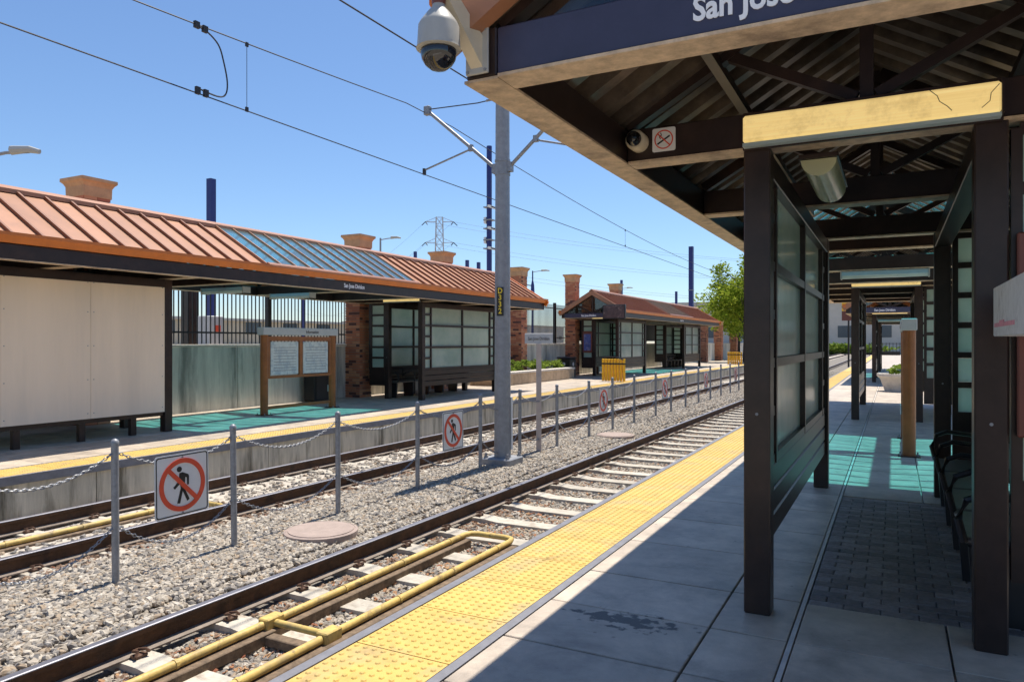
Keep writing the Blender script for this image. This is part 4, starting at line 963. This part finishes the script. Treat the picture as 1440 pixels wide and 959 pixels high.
for k, (ax, z) in enumerate(arms):
    p = Mx @ Vector((ax, 0, z)); q = []
    dl = Vector((-.80, .60, 0)); dr = Vector((.80, .60, 0))
    for i in range(25):
        u = i / 12 - 1; e = (dr * u if u > 0 else dl * -u) * 300
        q.append(p + e + Vector((0, 0, -11 * (1 - (2 * abs(u) - 1) ** 2) - abs(u) * 4)))
    tag(put('power_line', B().tube(q, .035, 4), 'wire'), '%s %s power line strung from the lattice tower' % (('left', 'right')[k % 2], ('lowest', 'middle', 'top')[k // 2]), 'power line', 'power lines of the tower')
def street_lamp(px, py, X, label, arm=2.2, double=False, lantern=False, dirs=1):
    x, y, f = at(px, X); z = zpx(py, f) - 1.42
    t = thing('street_lamp', label, 'street lamp', (x, y, 1.42), group='street lamps beyond the wall'); d = Vector((math.cos(R(27)), math.sin(R(27)), 0)) * dirs
    put('pole', B().tube([(0, 0, 0), (0, 0, z)], .11, 10, True, .06), 'blue' if lantern else 'steel', t)
    for sg in ((1, -1) if double else (1,)):
        e = d * arm * sg; put('arm', B().tube([(0, 0, z - .12), tuple(e * .5 + Vector((0, 0, z - .02))), tuple(e + Vector((0, 0, z)))], .035, 6), 'steel', t)
        put('lamp_head', B().tube([tuple(e * .62 + Vector((0, 0, z + .03))), tuple(e + Vector((0, 0, z + .05))), tuple(e * 1.22 + Vector((0, 0, z)))], .10, 8, True, .05), 'camgrey', t)
    if lantern:
        e = -d * arm * .55; put('lantern_arm', B().tube([(0, 0, z - 1.4), tuple(e + Vector((0, 0, z - 1.3))), tuple(e * 1.1 + Vector((0, 0, z - 1.6)))], .05, 6), 'blue', t)
        put('lantern', B().lathe([(.06, -.9), (.15, -1.3), (.2, -2.3), (.5, -2.8), (.36, -3.2), (.08, -3.35)], (0, 0, z), 12), 'blue', t)
street_lamp(-25, 214, -17, 'pale street lamp head poking in at the left edge', 1.0)
street_lamp(535, 335, -30, 'grey street lamp with flat arm above the skylight end', 1.1)
street_lamp(749, 381, -30, 'street lamp with navy lantern right of the catenary pole', 1.3, False, True)
street_lamp(873, 405, -32, 'double armed street lamp above the second far shelter ridge', 1.3, True)
street_lamp(940, 428, -34, 'double armed street lamp above the right end of the second far shelter', 1.4, True)
x, y, f = at(296, -17.5)
t = thing('equipment_cabinet', 'white cabinet with red notice seen through the picket fence', 'cabinet', (x, y, 1.42)); put('body', B().box(-.25, .25, -.24, .24, 0, .95, .02), 'header', t); put('red_notice', B().box(.252, .258, -.06, .14, .5, .68), 'red', t); put('base', B().box(-.28, .28, -.28, .28, 0, .08), 'conc', t)
t = thing('dark_sign', 'dark T-shaped sign behind the picket fence above the white cabinet', 'sign', (x - 1., y + .1, 1.42)); put('column', B().box(-.14, .14, -.2, .2, 0, 1.9), 'dark', t); put('panel', B().box(-.15, .15, -.75, .75, 1.9, 2.35), 'dark', t)
for (cx, cy, wd, dp, hh, m, lb) in ((-75, 60, 14, 60, 3.0, 'bldg2', 'long low beige building seen through the picket fence'), (-120, 200, 26, 90, 6, 'bldg', 'distant pale low building beyond the fence behind the far shelters')):
    t = thing('low_building', lb, 'building', (cx, cy, 1.42)); put('wall', B().box(-wd / 2, wd / 2, -dp / 2, dp / 2, 0, hh - .3), m, t); put('roof', B().box(-wd / 2 - .4, wd / 2 + .4, -dp / 2 - .4, dp / 2 + .4, hh - .3, hh), 'conc', t)
    for k in range(int(dp / 6)): put('window', lambda: B().box(0, .06, -1.2, 1.2, 1.2, 2.6), 'bglass', t, (wd / 2 + .0, -dp / 2 + 3 + k * 6, 0), key='bwin')
# end of the line
t = thing('grey_hall', 'pale grey building closing the view at the end of the near platform', 'building', (6, 170, -.8)); put('wall', B().box(-55, 45, 0, 30, 0, 11), 'bldg', t); put('roof', B().box(-55.5, 45.5, -.5, 30.5, 11, 11.8), 'conc', t)
for k in range(14): put('window', lambda: B().box(-1.6, 1.6, -.06, 0, 3.5, 6), 'bglass', t, (-50 + k * 7, 0, 0), key='hwin')
t = thing('end_fence', 'dark railing across the far end of the near platform', 'fence', (0, 108, 0)); put('rail', B().box(-3, 9, -.03, .03, 1.45, 1.52), 'fence', t); put('rail', B().box(-3, 9, -.03, .03, .25, .32), 'fence', t)
for k in range(30): put('picket', lambda: B().box(-.03, .03, -.03, .03, -.75, 1.6), 'fence', t, (-2.9 + k * .4, 0, 0), key='epick')
t = thing('hedge', 'clipped green hedge in front of the grey building at the end', 'hedge', (-12, 150, -.8)); put('foliage', leaves((0, 0, 1.2), (14, 1.2, 1.0), 4000, .35, 44, 60), 'leaf2', t); put('stems', B().box(-13, 13, -.3, .3, 0, .8), 'bark', t)
t = thing('signal', 'railway signal showing red seen past the near glass screen', 'signal', (-7.4, 77, -.55)); put('mast', B().tube([(0, 0, 0), (0, 0, 3.9)], .08, 8), 'steel', t)
put('head', B().box(-.28, .28, -.2, .12, 2.6, 4.1, .03), 'fence', t); put('red_lamp', B().tube([(0, -.21, 3.6), (0, -.24, 3.6)], .2, 16), 'redlight', t); put('dark_lamp', B().tube([(0, -.21, 3.0), (0, -.24, 3.0)], .17, 16), 'dome', t); put('yellow_plate', B().box(-.2, .2, -.13, -.1, 1.5, 2.1), 'safety', t)
t = thing('yellow_track_sign', 'yellow and dark square sign hanging past the near shelter end', 'sign', (-2.9, 58, 0)); put('post', B().box(-.06, .06, -.06, .06, -.6, 3.2), 'fence', t); put('yellow_panel', B().box(-.45, .45, -.05, .05, 3.9, 4.9), 'safety', t); put('dark_panel', B().box(-.45, .45, -.05, .05, 3.2, 3.89), 'maroon', t)
